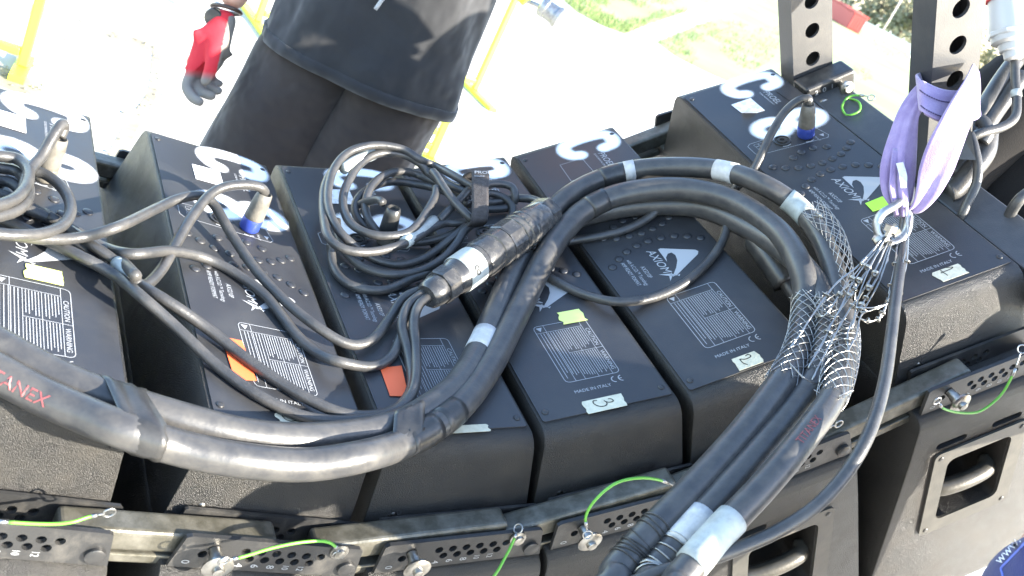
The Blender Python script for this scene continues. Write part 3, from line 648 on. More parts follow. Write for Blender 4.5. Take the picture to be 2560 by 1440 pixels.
cb = [ff(.488, .062, -.020), ff(.470, .050, -.018), ff(.440, .055, -.012), ff(.415, .040, -.010), ff(.420, .020, -.012), ff(.445, .028, -.012), ff(.455, .050, -.008), ff(.440, .066, -.006), ff(.432, .070, -.006)]
lanyard([bw(6, q) for q in cb], 'knotted green pin lanyard on the cross beam of the flying frame')
# clevis plate with bolts on the near end of the beam
bevel(fbox(-.066, -.0605, -.002, .075, -.10, -.004).build('end_plate', 'steel_black', fe), .004, 2)

# ================================================================== cables
def cable(name, pts, r, mat, label, cat='cable', group=None, sub=7, n=12, extra=None):
    e = empty(name, pts[0]); inv = Matrix.Translation(-Vector(pts[0])); P, _ = spline(pts, 1, sub)
    m = MB(); m.tube(P, r, n, 0); o = m.build('jacket', mat, smooth=True); o.parent = e; o.matrix_parent_inverse = inv
    for (nm, ma, k0, k1, rad) in (extra or []):
        a, b = int(k0 * sub), int(k1 * sub) + 1; m = MB(); m.tube(P[a:b], rad, n + 4, 0); o = m.build(nm, ma, smooth=True); o.parent = e; o.matrix_parent_inverse = inv
    tag(e, label, cat, group); e_inv[e.name] = inv; return e, P
e_inv = {}
def cp(l): return [pt(*q) if len(q) == 4 else at(*q) for q in l]
GT = 'thick multicore trunk cables'
RT = .0168
# A: upper trunk of the pair in front; it dives under B in the loop and comes back as the middle one of three
TAIL = lambda l, dx: cp(l) + [np.array(q) + (dx, 0, 0) for q in ((.06, .74, .62), (.14, .66, .24), (.30, .62, .03), (.62, .50, .02), (1.1, .30, .02))]
A = TAIL([(-330, 650, 1, .018), (-120, 800, 1, .018), (0, 868, 1, .018), (100, 922, 1, .018), (200, 968, 1, .020), (300, 1003, 1, .024), (450, 1048, 2, .020), (600, 1085, 2, .018), (750, 1098, 2, .018), (900, 1084, 3, .020), (1000, 1058, 3, .018), (1085, 1012, 3, .018), (1150, 955, 3, .018), (1200, 870, 3, .018), (1235, 790, 4, .018), (1275, 700, 4, .018), (1325, 615, 4, .018), (1400, 560, 4, .018), (1500, 528, 5, .018), (1620, 512, 5, .018), (1760, 520, 5, .020), (1890, 580, 5, .030), (1990, 650, 5, .045), (2050, 730, 6, .022), (2070, 820, 6, .020), (2050, 920, 6, .03), (1975, 1035, 5, .070), (1870, 1165, 5, .085), (1760, 1290, 5, .09), (1640, 1425, 5, .09), (1560, 1520, 5, .09)], .05)
ea, PA = cable('trunk_cable', A, RT, 'trunk_rubber', 'thick dusty trunk cable, inner one of the sunlit pair, crossed by white tape', 'trunk cable', GT, 7, 18,
    [('white_tape', 'tape_white', 12.95, 13.55, RT + .0006), ('white_tape', 'tape_white', 28.05, 28.65, RT + .0008)])
# B: lower trunk of the pair
B = TAIL([(-330, 720, 1, .018), (-120, 868, 1, .018), (0, 935, 1, .018), (100, 988, 1, .018), (200, 1032, 1, .024), (300, 1072, 2, .028), (450, 1120, 2, .018), (600, 1150, 2, .018), (760, 1162, 2, .018), (900, 1142, 2, .030), (1000, 1112, 3, .018), (1085, 1068, 3, .018), (1160, 1005, 3, .018), (1225, 915, 3, .020), (1275, 820, 4, .020), (1320, 730, 4, .022), (1360, 650, 4, .030), (1415, 570, 4, .036), (1480, 515, 5, .046), (1570, 482, 5, .050), (1700, 472, 5, .050), (1830, 502, 5, .050), (1940, 575, 5, .052), (2000, 665, 5, .060), (2015, 760, 6, .018), (2000, 860, 6, .022), (1950, 960, 5, .075), (1860, 1080, 5, .085), (1750, 1205, 5, .092), (1640, 1320, 5, .095), (1545, 1425, 5, .095), (1470, 1510, 5, .095)], .0)
eb, PB = cable('trunk_cable', B, RT, 'trunk_rubber', 'thick dusty trunk cable, front one of the sunlit pair, looping over the centre', 'trunk cable', GT, 7, 18,
    [('black_tape', 'plastic_black', 10.25, 11.0, RT + .0007), ('grey_tape', 'steel_black', 11.15, 11.75, RT + .0006), ('black_tape', 'plastic_black', 17.9, 18.5, RT + .0008)])
# C: from the multipin connector round the loop
Cc = TAIL([(1372, 535, 4, .040), (1420, 490, 4, .050), (1480, 456, 5, .046), (1560, 430, 5, .048), (1660, 418, 5, .052), (1790, 424, 5, .058), (1900, 458, 5, .066), (1990, 515, 6, .022), (2050, 590, 6, .024), (2085, 680, 6, .022), (2105, 780, 6, .020), (2112, 880, 6, .024), (2085, 985, 6, .060), (2010, 1095, 5, .105), (1910, 1215, 5, .11), (1800, 1330, 5, .112), (1700, 1445, 5, .112), (1620, 1540, 5, .112)], .10)
RC = .0150
ec, PC = cable('trunk_cable', Cc, RC, 'trunk_rubber', 'trunk cable leaving the multipin connector, wearing two long white sleeves', 'trunk cable', GT, 7, 18,
    [('white_tape', 'tape_white', 5.0, 5.45, RC + .0007), ('white_sleeve', 'sleeve_white', 6.75, 7.45, RC + .0014), ('white_sleeve', 'sleeve_white', 14.85, 15.85, RC + .0016), ('grey_tape', 'steel_black', 2.4, 3.1, RC + .0007), ('clear_tape', 'tape_white', 3.05, 3.3, RC + .0008)])
# tape straps binding the pair
def strap(Pa, ka, Pb, kb, w, label, out):
    a, b = Pa[int(ka)], Pb[int(kb)]; ta = Pa[int(ka) + 2] - Pa[int(ka) - 2]; ta /= np.linalg.norm(ta); d = (b - a) / np.linalg.norm(b - a); up = np.cross(ta, d); up /= np.linalg.norm(up)
    if up @ (CAM - a) < 0: up = -up
    loop = []
    for th in np.linspace(math.pi / 2, 1.5 * math.pi, 9): loop.append(a + (RT + out) * (math.cos(th) * d + math.sin(th) * up))
    for th in np.linspace(1.5 * math.pi, 2.5 * math.pi, 9): loop.append(b + (RT + out) * (math.cos(th) * d + math.sin(th) * up))
    m = MB(); n = len(loop); v = []
    for q in loop:
        for k in range(7): j = (k - 3) / 3; v.append(q + ta * w / 2 * j * (1 + .06 * math.sin(7 * q[0] * 90)) + up * .0012 * math.sin(k * 2.2 + q[1] * 300))
    m.add(v, [(i * 7 + k, i * 7 + k + 1, ((i + 1) % n) * 7 + k + 1, ((i + 1) % n) * 7 + k) for i in range(n) for k in range(6)])
    o = m.build('tape_binding', 'plastic_black', smooth=True); so_ = o.modifiers.new('s', 'SOLIDIFY'); so_.thickness = .0008
    tag(o, label, 'tape', 'black tape bindings on the trunk cables')
strap(PA, 5 * 7 + 0, PB, 5 * 7 + 2, .040, 'black tape binding the two trunk cables beside the first cabinet', .0012)
strap(PA, 10 * 7 + 1, PB, 10 * 7 + 1, .045, 'wrinkled black tape binding the two trunk cables on the third cabinet', .0012)
# cling film / wire wraps near the lower frame edge
for Pq, c0, lab in ((PB, 29, 'thin dark tie wrapped around the left trunk cable at the lower edge'), (PA, 28.6, 'clear cling film wrapped around the middle trunk cable at the lower edge')):
    m = MB(); i0 = int(c0 * 7); 
    for k in range(9):
        j = i0 + int(k * .8); c = Pq[min(j, len(Pq) - 2)]; t = Pq[min(j + 1, len(Pq) - 1)] - Pq[j - 1]; t /= np.linalg.norm(t); m.ring(c + t * random.uniform(-.003, .003), t + np.random.normal(size=3) * .12, RT + .001, .0009, 20, 5)
    tag(m.build('wrap_tie', 'steel_black' if 'dark' in lab else 'zinc', smooth=True), lab, 'tie')
# red lettering on the trunk jackets
def jacket_text(P, k, s, size, R, label, flip=False, turn=0.0, parent=None):
    c = P[int(k)]; t = P[int(k) + 2] - P[int(k) - 2]; t /= np.linalg.norm(t); 
    if flip: t = -t
    v = CAM - c; v -= t * (v @ t); v /= np.linalg.norm(v); sd = np.cross(v, t)
    vs, fs = text_geo(s, size); w = vs[:, 0].max(); m = MB(); out = []
    L = np.concatenate([[0], np.cumsum(np.linalg.norm(np.diff(P, axis=0), axis=1))])
    for q in vs:
        a = (q[1] - size * .35) / R + turn; s_ = L[int(k)] + (q[0] - w / 2) * (-1 if flip else 1); ax = np.array([np.interp(s_, L, P[:, j]) for j in range(3)])
        out.append(ax + (R + .0006) * (v * math.cos(a) + sd * math.sin(a)))
    m.add(out, fs); o = m.build('printed_lettering', 'red_print'); o.parent = parent; o.matrix_parent_inverse = e_inv[parent.name]; return o
jacket_text(PB, 2.5 * 7, 'TITANEX', .016, RT, '', turn=-.15, parent=eb)
jacket_text(PC, 13.05 * 7, 'TITANEX', .012, RC, '', turn=.1, flip=True, parent=ec)

# thin speaker cables
RS = .0064
def sc(l, label, extra=None, r=RS, name='speaker_cable', grp='thin black speaker cables'): return cable(name, cp(l), r, 'rubber', label, 'cable', grp, 7, 10, extra)
sc([(-60, 575, 1, .030), (60, 592, 1, .030), (130, 598, 1, .028), (210, 592, 1, .030), (300, 565, 1, .050), (390, 522, 2, .030), (450, 496, 2, .035), (500, 490, 2, .040), (535, 512, 2, .034), (580, 588, 2, .022), (640, 675, 2, .016), (710, 750, 2, .018), (790, 815, 2, .022), (870, 860, 3, .014), (930, 850, 3, .012), (975, 795, 3, .014), (1010, 745, 3, .024), (1062, 722, 3, .032), (1085, 712, 3, .034)],
   'sunlit speaker cable arching over the gap between the first and second cabinets')
sc([(120, 540, 1, .016), (200, 585, 1, .012), (260, 618, 1, .010), (330, 635, 1, .030), (430, 628, 2, .020), (520, 648, 2, .009), (600, 690, 2, .009), (670, 745, 2, .010), (735, 830, 2, .008), (790, 880, 2, .010), (850, 905, 2, .020), (930, 916, 3, .008), (980, 890, 3, .008), (1005, 830, 3, .010), (1030, 770, 3, .024), (1066, 735, 3, .032), (1088, 720, 3, .034)],
   'speaker cable crossing the second cabinet below the blue ringed plug')
sc([(-60, 520, 1, .010), (60, 572, 1, .010), (180, 632, 1, .009), (300, 688, 1, .012), (400, 742, 2, .025), (520, 822, 2, .012), (640, 915, 2, .009), (760, 992, 2, .010), (860, 1034, 3, .022), (940, 1038, 3, .010), (1000, 1015, 3, .010), (1030, 962, 3, .009), (1020, 880, 3, .012), (1005, 815, 3, .022), (1020, 765, 3, .030), (1062, 730, 3, .036), (1085, 716, 3, .036)],
   'speaker cable with faint print lying over the orange tape, upper of the lower pair')
sc([(90, 590, 1, .008), (200, 640, 1, .022), (290, 690, 1, .020), (350, 738, 2, .030), (440, 818, 2, .018), (540, 912, 2, .009), (640, 985, 2, .009), (740, 1035, 2, .009), (830, 1052, 2, .014), (930, 1046, 3, .022), (1000, 1020, 3, .022), (1036, 965, 3, .020), (1040, 880, 3, .016), (1034, 810, 3, .026), (1046, 765, 3, .034), (1072, 742, 3, .036), (1090, 728, 3, .036)],
   'speaker cable lying lowest of the pair that loops under the orange tapes')
sc([(663, 482, 2, .060), (650, 468, 2, .068), (610, 462, 2, .066), (560, 468, 2, .060), (520, 492, 2, .050), (478, 545, 2, .035), (440, 610, 2, .020), (405, 672, 2, .012), (365, 712, 2, .014), (335, 700, 2, .020), (290, 655, 1, .020), (230, 612, 1, .022), (150, 560, 1, .010), (40, 500, 1, .010), (-60, 470, 1, .010)],
   'speaker cable rising from the blue ringed plug of the second cabinet', [('white_sleeve', 'sleeve_white', 9.05, 10.0, RS + .0012)])
sc([(150, 343, 1, .062), (160, 318, 1, .072), (152, 312, 1, .078), (130, 345, 1, .066), (105, 388, 1, .050), (75, 425, 1, .040), (60, 470, 1, .036), (60, 500, 1, .030), (20, 530, 1, .032), (-40, 545, 1, .030)], 'speaker cable bending down from the grey plug on the first cabinet')
sc([(80, 425, 1, .030), (120, 440, 1, .032), (160, 475, 1, .034), (177, 520, 1, .034), (160, 560, 1, .034), (110, 583, 1, .036), (40, 588, 1, .038), (-60, 580, 1, .038)], 'speaker cable forming the round loop at the right of the left tangle')
sc([(-60, 385, 1, .030), (0, 390, 1, .034), (45, 398, 1, .036), (70, 425, 1, .040), (68, 460, 1, .044), (40, 495, 1, .046), (-10, 515, 1, .046), (-60, 525, 1, .046)], 'speaker cable, uppermost loop of the tangle at the left edge')
sc([(-60, 415, 1, .018), (0, 420, 1, .020), (40, 428, 1, .022), (62, 450, 1, .024), (72, 485, 1, .030), (50, 520, 1, .036), (0, 540, 1, .036), (-60, 548, 1, .036)], 'speaker cable, second loop of the tangle at the left edge')
sc([(-60, 452, 1, .012), (0, 452, 1, .012), (30, 458, 1, .014), (50, 478, 1, .014), (40, 500, 1, .012), (-30, 520, 1, .012)], 'speaker cable, innermost loop of the tangle at the left edge')
sc([(60, 520, 1, .012), (120, 545, 1, .012), (180, 575, 1, .012), (240, 610, 1, .010), (300, 650, 1, .018), (340, 690, 2, .040)], 'short sunlit speaker cable lying in the bundle on the first cabinet')
sc([(1270, 640, 4, .008), (1330, 670, 4, .008), (1390, 703, 4, .008), (1460, 736, 4, .008), (1540, 754, 4, .016), (1630, 745, 5, .008), (1710, 708, 5, .008), (1770, 655, 5, .009), (1805, 605, 5, .012), (1818, 560, 5, .020), (1815, 525, 5, .030)], 'speaker cable sagging across the cabinets marked 2 and 3', [('grey_tape', 'tape_white', 9.1, 9.6, RS + .0008)])
sc([(1660, 505, 5, .022), (1620, 545, 5, .010), (1560, 575, 5, .008), (1490, 592, 5, .008), (1420, 603, 5, .008), (1350, 615, 4, .010)], 'speaker cable lying inside the trunk cable loop on the cabinet marked 2')
sc([(2021, 262, 6, .060), (2020, 246, 6, .070), (1992, 254, 6, .068), (1958, 285, 6, .056), (1925, 340, 6, .040), (1900, 395, 6, .022), (1880, 430, 6, .008), (1840, 470, 6, -.02), (1800, 520, 6, -.05)], 'speaker cable rising from the blue ringed plug of the rightmost cabinet')
sc([(2275, 470, 1.40), (2262, 560, 1.37), (2254, 640, 1.32), (2240, 740, 1.25), (2228, 840, 1.19), (2214, 940, 1.13), (2192, 1030, 1.08), (2160, 1110, 1.05), (2110, 1190, 1.03), (2040, 1265, 1.01), (1950, 1325, 1.0), (1850, 1370, .99), (1740, 1408, .98), (1600, 1450, .97), (1420, 1560, .98), (1300, 1800, 1.02), (1500, 2300, 1.2)], 'long black cable hanging from the sling and curving across the lower right', r=.0070)
sc([(1860, 560, 1.50), (1890, 600, 1.47), (1920, 640, 1.45), (1960, 700, 1.43), (2000, 760, 1.42)], 'black cable end with clear tape in the dark gap before the rightmost cabinet', [('clear_tape', 'tape_white', .2, .8, .0125), ('plug_shell', 'plastic_black', 1.0, 3.2, .019)], r=.010)
# coiled cable in the middle
cx = lambda l: [pt(780 + a / 3.273, 340 + b / 3.273, i, h) for a, b, i, h in l]
ce = empty('coiled_cable', pt(980, 540, 3, .01)); cinv = Matrix.Translation(-Vector(pt(980, 540, 3, .01)))
tag(ce, 'coil of thin black cable held by a black strap beside the multipin connector', 'cable')
turns = [[(1330, 420, 4, .050), (1150, 318, 4, .050), (1000, 240, 3, .052), (880, 190, 3, .062), (760, 115, 3, .070), (600, 78, 3, .074), (440, 84, 3, .072), (300, 135, 3, .066), (195, 240, 3, .058), (142, 380, 3, .050), (128, 520, 3, .046), (152, 640, 3, .044), (210, 760, 3, .040), (290, 850, 3, .034), (380, 925, 3, .024), (470, 985, 3, .016), (580, 1030, 3, .012), (720, 1052, 3, .012), (880, 1015, 3, .014), (1010, 940, 4, .016), (1150, 830, 4, .026), (1260, 740, 4, .030)],
         [(1290, 470, 4, .040), (1100, 390, 4, .040), (960, 310, 3, .044), (880, 225, 3, .054), (760, 160, 3, .060), (620, 138, 3, .062), (500, 158, 3, .060), (390, 235, 3, .054), (310, 350, 3, .046), (262, 460, 3, .042), (255, 570, 3, .040), (292, 680, 3, .040), (380, 762, 3, .040), (520, 812, 3, .042), (680, 814, 3, .044), (800, 782, 3, .046), (885, 700, 3, .048), (950, 600, 3, .052), (1005, 500, 4, .056), (1020, 420, 4, .060)],
         [(1280, 520, 4, .022), (1120, 420, 4, .024), (980, 365, 4, .028), (880, 322, 3, .034), (780, 292, 3, .038), (650, 300, 3, .042), (545, 352, 3, .042), (475, 430, 3, .040), (438, 540, 3, .036), (446, 640, 3, .030), (492, 730, 3, .024), (560, 800, 3, .016), (700, 850, 3, .010), (850, 870, 3, .010), (1000, 850, 4, .012), (1150, 800, 4, .016), (1270, 700, 4, .02)],
         [(1290, 560, 4, .016), (1130, 470, 4, .018), (980, 420, 4, .020), (840, 392, 3, .022), (700, 374, 3, .024), (580, 385, 3, .028), (470, 430, 3, .030), (395, 490, 3, .030), (352, 570, 3, .026), (362, 650, 3, .022), (420, 720, 3, .018), (520, 790, 3, .012)],
         [(1300, 700, 4, .030), (1180, 712, 4, .030), (1080, 715, 4, .032), (960, 765, 3, .036), (830, 845, 3, .040), (700, 900, 3, .040), (520, 944, 3, .040), (350, 945, 3, .042), (210, 900, 3, .044), (125, 810, 3, .044), (98, 690, 3, .040), (88, 560, 3, .038), (100, 430, 3, .040), (150, 310, 3, .046), (240, 215, 3, .052), (360, 165, 3, .056), (500, 150, 3, .052)],
         [(1310, 720, 4, .034), (1235, 790, 4, .030), (1190, 870, 4, .026), (1090, 985, 4, .022), (950, 1075, 3, .020), (780, 1128, 3, .016), (600, 1128, 3, .014), (430, 1078, 3, .012), (320, 1000, 3, .012), (250, 900, 3, .014), (210, 800, 3, .018), (200, 690, 3, .024)],
         [(150, 880, 3, .026), (158, 960, 3, .016), (175, 1060, 3, .009), (225, 1150, 3, .009), (320, 1220, 3, .009), (450, 1256, 3, .009), (600, 1258, 3, .009), (720, 1215, 3, .009), (820, 1165, 3, .012), (920, 1130, 3, .014), (1000, 1080, 4, .014)],
         [(985, 290, 4, .066), (1020, 330, 4, .066), (1085, 430, 4, .062), (1180, 555, 4, .054), (1290, 668, 4, .046), (1340, 700, 4, .036)],
         [(1040, 690, 4, .036), (1130, 600, 4, .044), (1230, 500, 4, .046), (1300, 420, 4, .044)],
         [(1380, 430, 4, .040), (1460, 395, 4, .040), (1570, 395, 4, .036), (1640, 425, 4, .032), (1662, 490, 4, .026), (1650, 550, 4, .016)],
         [(1390, 500, 4, .030), (1460, 470, 4, .028), (1560, 500, 4, .022), (1630, 560, 4, .016), (1640, 640, 4, .010), (1600, 700, 4, .010)],
         [(1390, 540, 4, .020), (1500, 540, 4, .016), (1640, 512, 4, .018), (1780, 515, 4, .022), (1880, 545, 4, .03)],
         [(1400, 600, 4, .012), (1500, 600, 4, .010), (1600, 590, 4, .010)],
         [(580, 545, 3, .060), (540, 525, 3, .056), (450, 540, 3, .040), (390, 565, 3, .028), (350, 620, 3, .018)]]
for t_ in turns:
    m = MB(); m.tube(cx(t_), .0061, 10, 7); o = m.build('cable_turn', 'rubber', smooth=True); o.parent = ce; o.matrix_parent_inverse = cinv
for l in ([(760, 872, 3, .041), (860, 805, 3, .038), (1000, 695, 4, .034)], [(255, 270, 3, .052), (360, 205, 3, .056), (500, 150, 3, .054)]):
    m = MB(); m.tube(cx(l), .0088, 12, 7); o = m.build('white_sleeve', 'sleeve_white', smooth=True); o.parent = ce; o.matrix_parent_inverse = cinv
# strap round the bundle
def ribbon(Lp, Rp, sub=6, across=6, wob=0.0, ridge=0.0):
    A_, _ = spline(Lp, 1, sub); B_, _ = spline(Rp, 1, sub); n = len(A_); m = MB(); v = []
    for i in range(n):
        nr = np.cross(B_[i] - A_[i], A_[min(i + 1, n - 1)] - A_[max(i - 1, 0)]); nr /= np.linalg.norm(nr) + 1e-12
        if nr @ (CAM - A_[i]) < 0: nr = -nr
        for k in range(across + 1): t = k / across; v.append(A_[i] * (1 - t) + B_[i] * t + nr * wob * (i / n) ** .7 * (math.sin(t * 9.5 + i * .05) + .45 * math.sin(t * 19 + i * .11 + 1)) + nr * ridge * math.sin(math.pi * i / (n - 1)) * (1 - abs(t - .45) / .55))
    w = across + 1; m.add(v, [(i * w + k, i * w + k + 1, (i + 1) * w + k + 1, (i + 1) * w + k) for i in range(n - 1) for k in range(across)]); return m
m = ribbon(cx([(1235, 470, 4, .012), (1215, 350, 4, .050), (1300, 285, 4, .074), (1305, 400, 4, .072), (1310, 560, 4, .064), (1300, 700, 4, .050), (1260, 760, 4, .030)]), cx([(1330, 470, 4, .012), (1330, 340, 4, .052), (1445, 290, 4, .074), (1445, 400, 4, .072), (1445, 560, 4, .064), (1440, 690, 4, .050), (1400, 740, 4, .030)]))
o = m.build('hook_loop_strap', 'velcro', smooth=True); o.modifiers.new('s', 'SOLIDIFY').thickness = .003; o.parent = ce; o.matrix_parent_inverse = cinv
m = MB(); a, b = cx([(1328, 302, 4, .0765), (1430, 306, 4, .0765)]); dn = cx([(1328, 330, 4, .0760)])[0]; r_ = (b - a); r_ /= np.linalg.norm(r_); u_ = a - dn; u_ /= np.linalg.norm(u_)
put_text(m, 'PROEL', .010, a - u_ * .001, r_, u_, 1.0); put_text(m, 'sound', .006, a - u_ * .009, r_, u_, 1.0); o = tag(m.build('strap_lettering', 'white_print'), None, kind='stuff'); o.parent = ce; o.matrix_parent_inverse = cinv

# multipin connector
c0, c1 = pt(1072, 738, 3, .036), pt(1374, 532, 4, .044); ax = (c1 - c0); Lc = np.linalg.norm(ax); ax /= Lc
ke = empty('multipin_connector', c0); kinv = Matrix.Translation(-Vector(c0)); tag(ke, 'large glossy black multipin connector pair lying beside the coiled cable', 'connector')
def seg(name, prof, mat, n=24, auto=35):
    m = MB(); m.lathe([(a * Lc, r) for a, r in prof], c0, ax, n); o = m.build(name, mat, auto=auto); o.parent = ke; o.matrix_parent_inverse = kinv
seg('cable_gland', [(-.015, .0150), (0, .0185), (.05, .0205), (.075, .0200)], 'connector_black'); seg('gland_nut', [(.076, .0230), (.085, .0245), (.150, .0245), (.158, .0232)], 'connector_black', 8, 20)
seg('backshell', [(.159, .0215), (.19, .0235), (.205, .0250), (.30, .0255), (.34, .0258), (.37, .0258)], 'connector_black')
seg('marking_band', [(.215, .0258), (.22, .0263), (.335, .0266), (.34, .0262)], 'sleeve_white')
seg('plug_body', [(.371, .0262), (.39, .0275), (.47, .0275), (.475, .0262), (.485, .0262), (.49, .0282), (.555, .0282), (.56, .0270)], 'connector_black')
seg('coupling_ring', [(.561, .0288), (.57, .0300), (.66, .0300), (.67, .0288)], 'connector_black', 10, 20)
seg('knurled_ring', [(.671, .0282), (.675, .0295), (.69, .0295), (.695, .0282), (.71, .0282), (.715, .0297), (.735, .0297), (.74, .0283), (.76, .0283), (.765, .0293), (.785, .0293), (.79, .0278)], 'connector_black')
seg('socket_body', [(.791, .0272), (.80, .0278), (.91, .0268), (.92, .0255)], 'connector_black'); seg('gland_nut', [(.921, .0262), (.93, .0275), (.985, .0275), (.995, .0255)], 'connector_black', 7, 20)
m = MB()
for k in range(26):
    a = 2 * math.pi * k / 26; u = np.cross(ax, [.2, .5, .84]); u /= np.linalg.norm(u); w = np.cross(ax, u); e = math.cos(a) * u + math.sin(a) * w; m.bar(c0 + ax * Lc * .715 + e * .0297, c0 + ax * Lc * .735 + e * .0297, .0022, .0014, e)
o = tag(m.build('knurl_ridges', 'connector_black'), None, kind='stuff'); o.parent = ke; o.matrix_parent_inverse = kinv
vv = CAM - (c0 + ax * Lc * .27); vv -= ax * (vv @ ax); vv /= np.linalg.norm(vv); sd = np.cross(ax, vv); vs, fs = text_geo('8', .020); m = MB()
m.add([c0 + ax * (Lc * .245 + q[0]) + .0272 * (vv * math.cos(q[1] / .027 + .1) + np.cross(vv, ax) * -math.sin(q[1] / .027 + .1)) for q in vs], fs); o = m.build('handwritten_digit', 'ink'); o.parent = ke; o.matrix_parent_inverse = kinv

# speaker plugs in the cabinets' sockets
PGL = {1: 'grey speaker plug standing on the leftmost cabinet', 2: 'grey speaker plug with a blue ring on the second cabinet', 3: 'dark speaker plug inside the coiled cable', 6: 'grey speaker plug with a blue ring on the rightmost cabinet'}
for i in (1, 2, 3, 6):
    e = empty('speaker_plug', mw=mat4(i) @ Matrix.Translation((.387, .021, -.0022))); tag(e, PGL[i], 'plug', 'speaker plugs in the sockets')
    m = MB(); m.lathe([(.0, .0118), (.003, .0135), (.016, .0135), (.018, .0128)], (0, 0, 0), (0, 0, -1), 20); m.build('locking_ring', 'plug_blue' if i in (2, 6) else 'plug_grey', e, auto=40)
    m = MB(); m.lathe([(.0182, .0125), (.020, .0132), (.045, .0115), (.056, .0100), (.057, .0085), (.052, .0075)], (0, 0, 0), (0, 0, -1), 20); m.build('shell', 'plug_grey' if i != 3 else 'plastic_black', e, auto=50)
    m = MB(); m.bar((.012, .003, -.022), (.0118, .003, -.036), .006, .003, (1, 0, 0)); m.build('latch', 'plastic_black', e)
# ================================================================== sling, shackle, cable grips
se = empty('lifting_sling', at(2300, 300, 1.38)); sinv = Matrix.Translation(-Vector(at(2300, 300, 1.38))); tag(se, 'lilac textile lifting sling choked round the near perforated bar', 'sling')
def band(name, rows, wob=.0015, mat='sling', th=.0035, ridge=0.0):
    m = ribbon([at(a, b, d) for a, b, c, e_, d, f in rows], [at(c, e_, f) for a, b, c, e_, d, f in rows], 6, 22, wob, ridge)
    o = m.build(name, mat, smooth=True); q = o.modifiers.new('s', 'SOLIDIFY'); q.thickness = th; q.offset = 0; o.parent = se; o.matrix_parent_inverse = sinv; return o
# rows: left edge px, right edge px, depth left, depth right
WRAP = [(2310, 178, 2318, 262, 1.45, 1.41), (2292, 186, 2300, 268, 1.40, 1.36), (2302, 200, 2306, 280, 1.355, 1.325), (2330, 216, 2330, 294, 1.350, 1.320), (2360, 226, 2356, 304, 1.352, 1.322), (2395, 228, 2390, 306, 1.360, 1.332), (2425, 222, 2424, 304, 1.375, 1.350), (2444, 205, 2446, 296, 1.41, 1.385), (2440, 185, 2445, 280, 1.46, 1.44)]
band('wrap', WRAP, .0008)
RB = [(2432, 160, 2446, 182, 1.40, 1.40), (2408, 200, 2448, 232, 1.352, 1.372), (2372, 250, 2436, 284, 1.318, 1.352), (2338, 304, 2416, 330, 1.308, 1.345), (2308, 362, 2402, 372, 1.312, 1.345), (2290, 420, 2380, 432, 1.322, 1.35), (2284, 470, 2350, 482, 1.328, 1.35), (2276, 508, 2318, 514, 1.335, 1.35), (2262, 524, 2290, 528, 1.345, 1.352)]
band('right_leg', RB, .0030, ridge=.026)
LB = [(2300, 205, 2312, 262, 1.40, 1.36), (2278, 232, 2298, 292, 1.385, 1.355), (2250, 276, 2292, 330, 1.375, 1.352), (2228, 330, 2290, 376, 1.368, 1.348), (2208, 388, 2288, 420, 1.362, 1.345), (2200, 438, 2284, 460, 1.358, 1.343), (2206, 486, 2280, 496, 1.352, 1.343), (2228, 520, 2268, 524, 1.348, 1.345), (2236, 540, 2262, 542, 1.346, 1.346)]
band('left_leg', LB, .0045, ridge=.014)
INN = [(2232, 372, 2262, 380, 1.35, 1.345), (2226, 420, 2262, 430, 1.340, 1.335), (2222, 468, 2268, 478, 1.336, 1.332), (2232, 512, 2270, 518, 1.336, 1.334), (2238, 535, 2266, 540, 1.340, 1.340)]
band('inner_fold', INN, .0045)
m = MB()                                             # stitching: rows of short dashes just above the webbing
def stitch(pts, n):
    P, _ = spline(pts, 1, 8); L = np.concatenate([[0], np.cumsum(np.linalg.norm(np.diff(P, axis=0), axis=1))]); g_ = lambda s: np.array([np.interp(s, L, P[:, j]) for j in range(3)])
    for k in range(n): s = L[-1] * k / n; m.tube([g_(s), g_(s + L[-1] / n * .72)], .0009, 5, 0)
def lerp(rows, t, dz): return [at(a + (c - a) * t, b + (e_ - b) * t, d + (f - d) * t - dz) for a, b, c, e_, d, f in rows]
stitch(lerp(WRAP, .36, .006)[1:6], 30); stitch(lerp(WRAP, .84, .006)[1:6], 30); stitch(lerp(RB, .88, .012)[1:6], 46); stitch(lerp(LB, .10, .006)[1:5], 34)
o = tag(m.build('stitching', 'stitch'), None, kind='stuff'); o.parent = se; o.matrix_parent_inverse = sinv
m = ribbon([at(2240, 408, 1.328), at(2248, 440, 1.326), at(2252, 470, 1.324)], [at(2258, 405, 1.328), at(2268, 440, 1.326), at(2266, 470, 1.324)], 4, 2); o = m.build('care_label', 'tape_white'); o.parent = se; o.matrix_parent_inverse = sinv
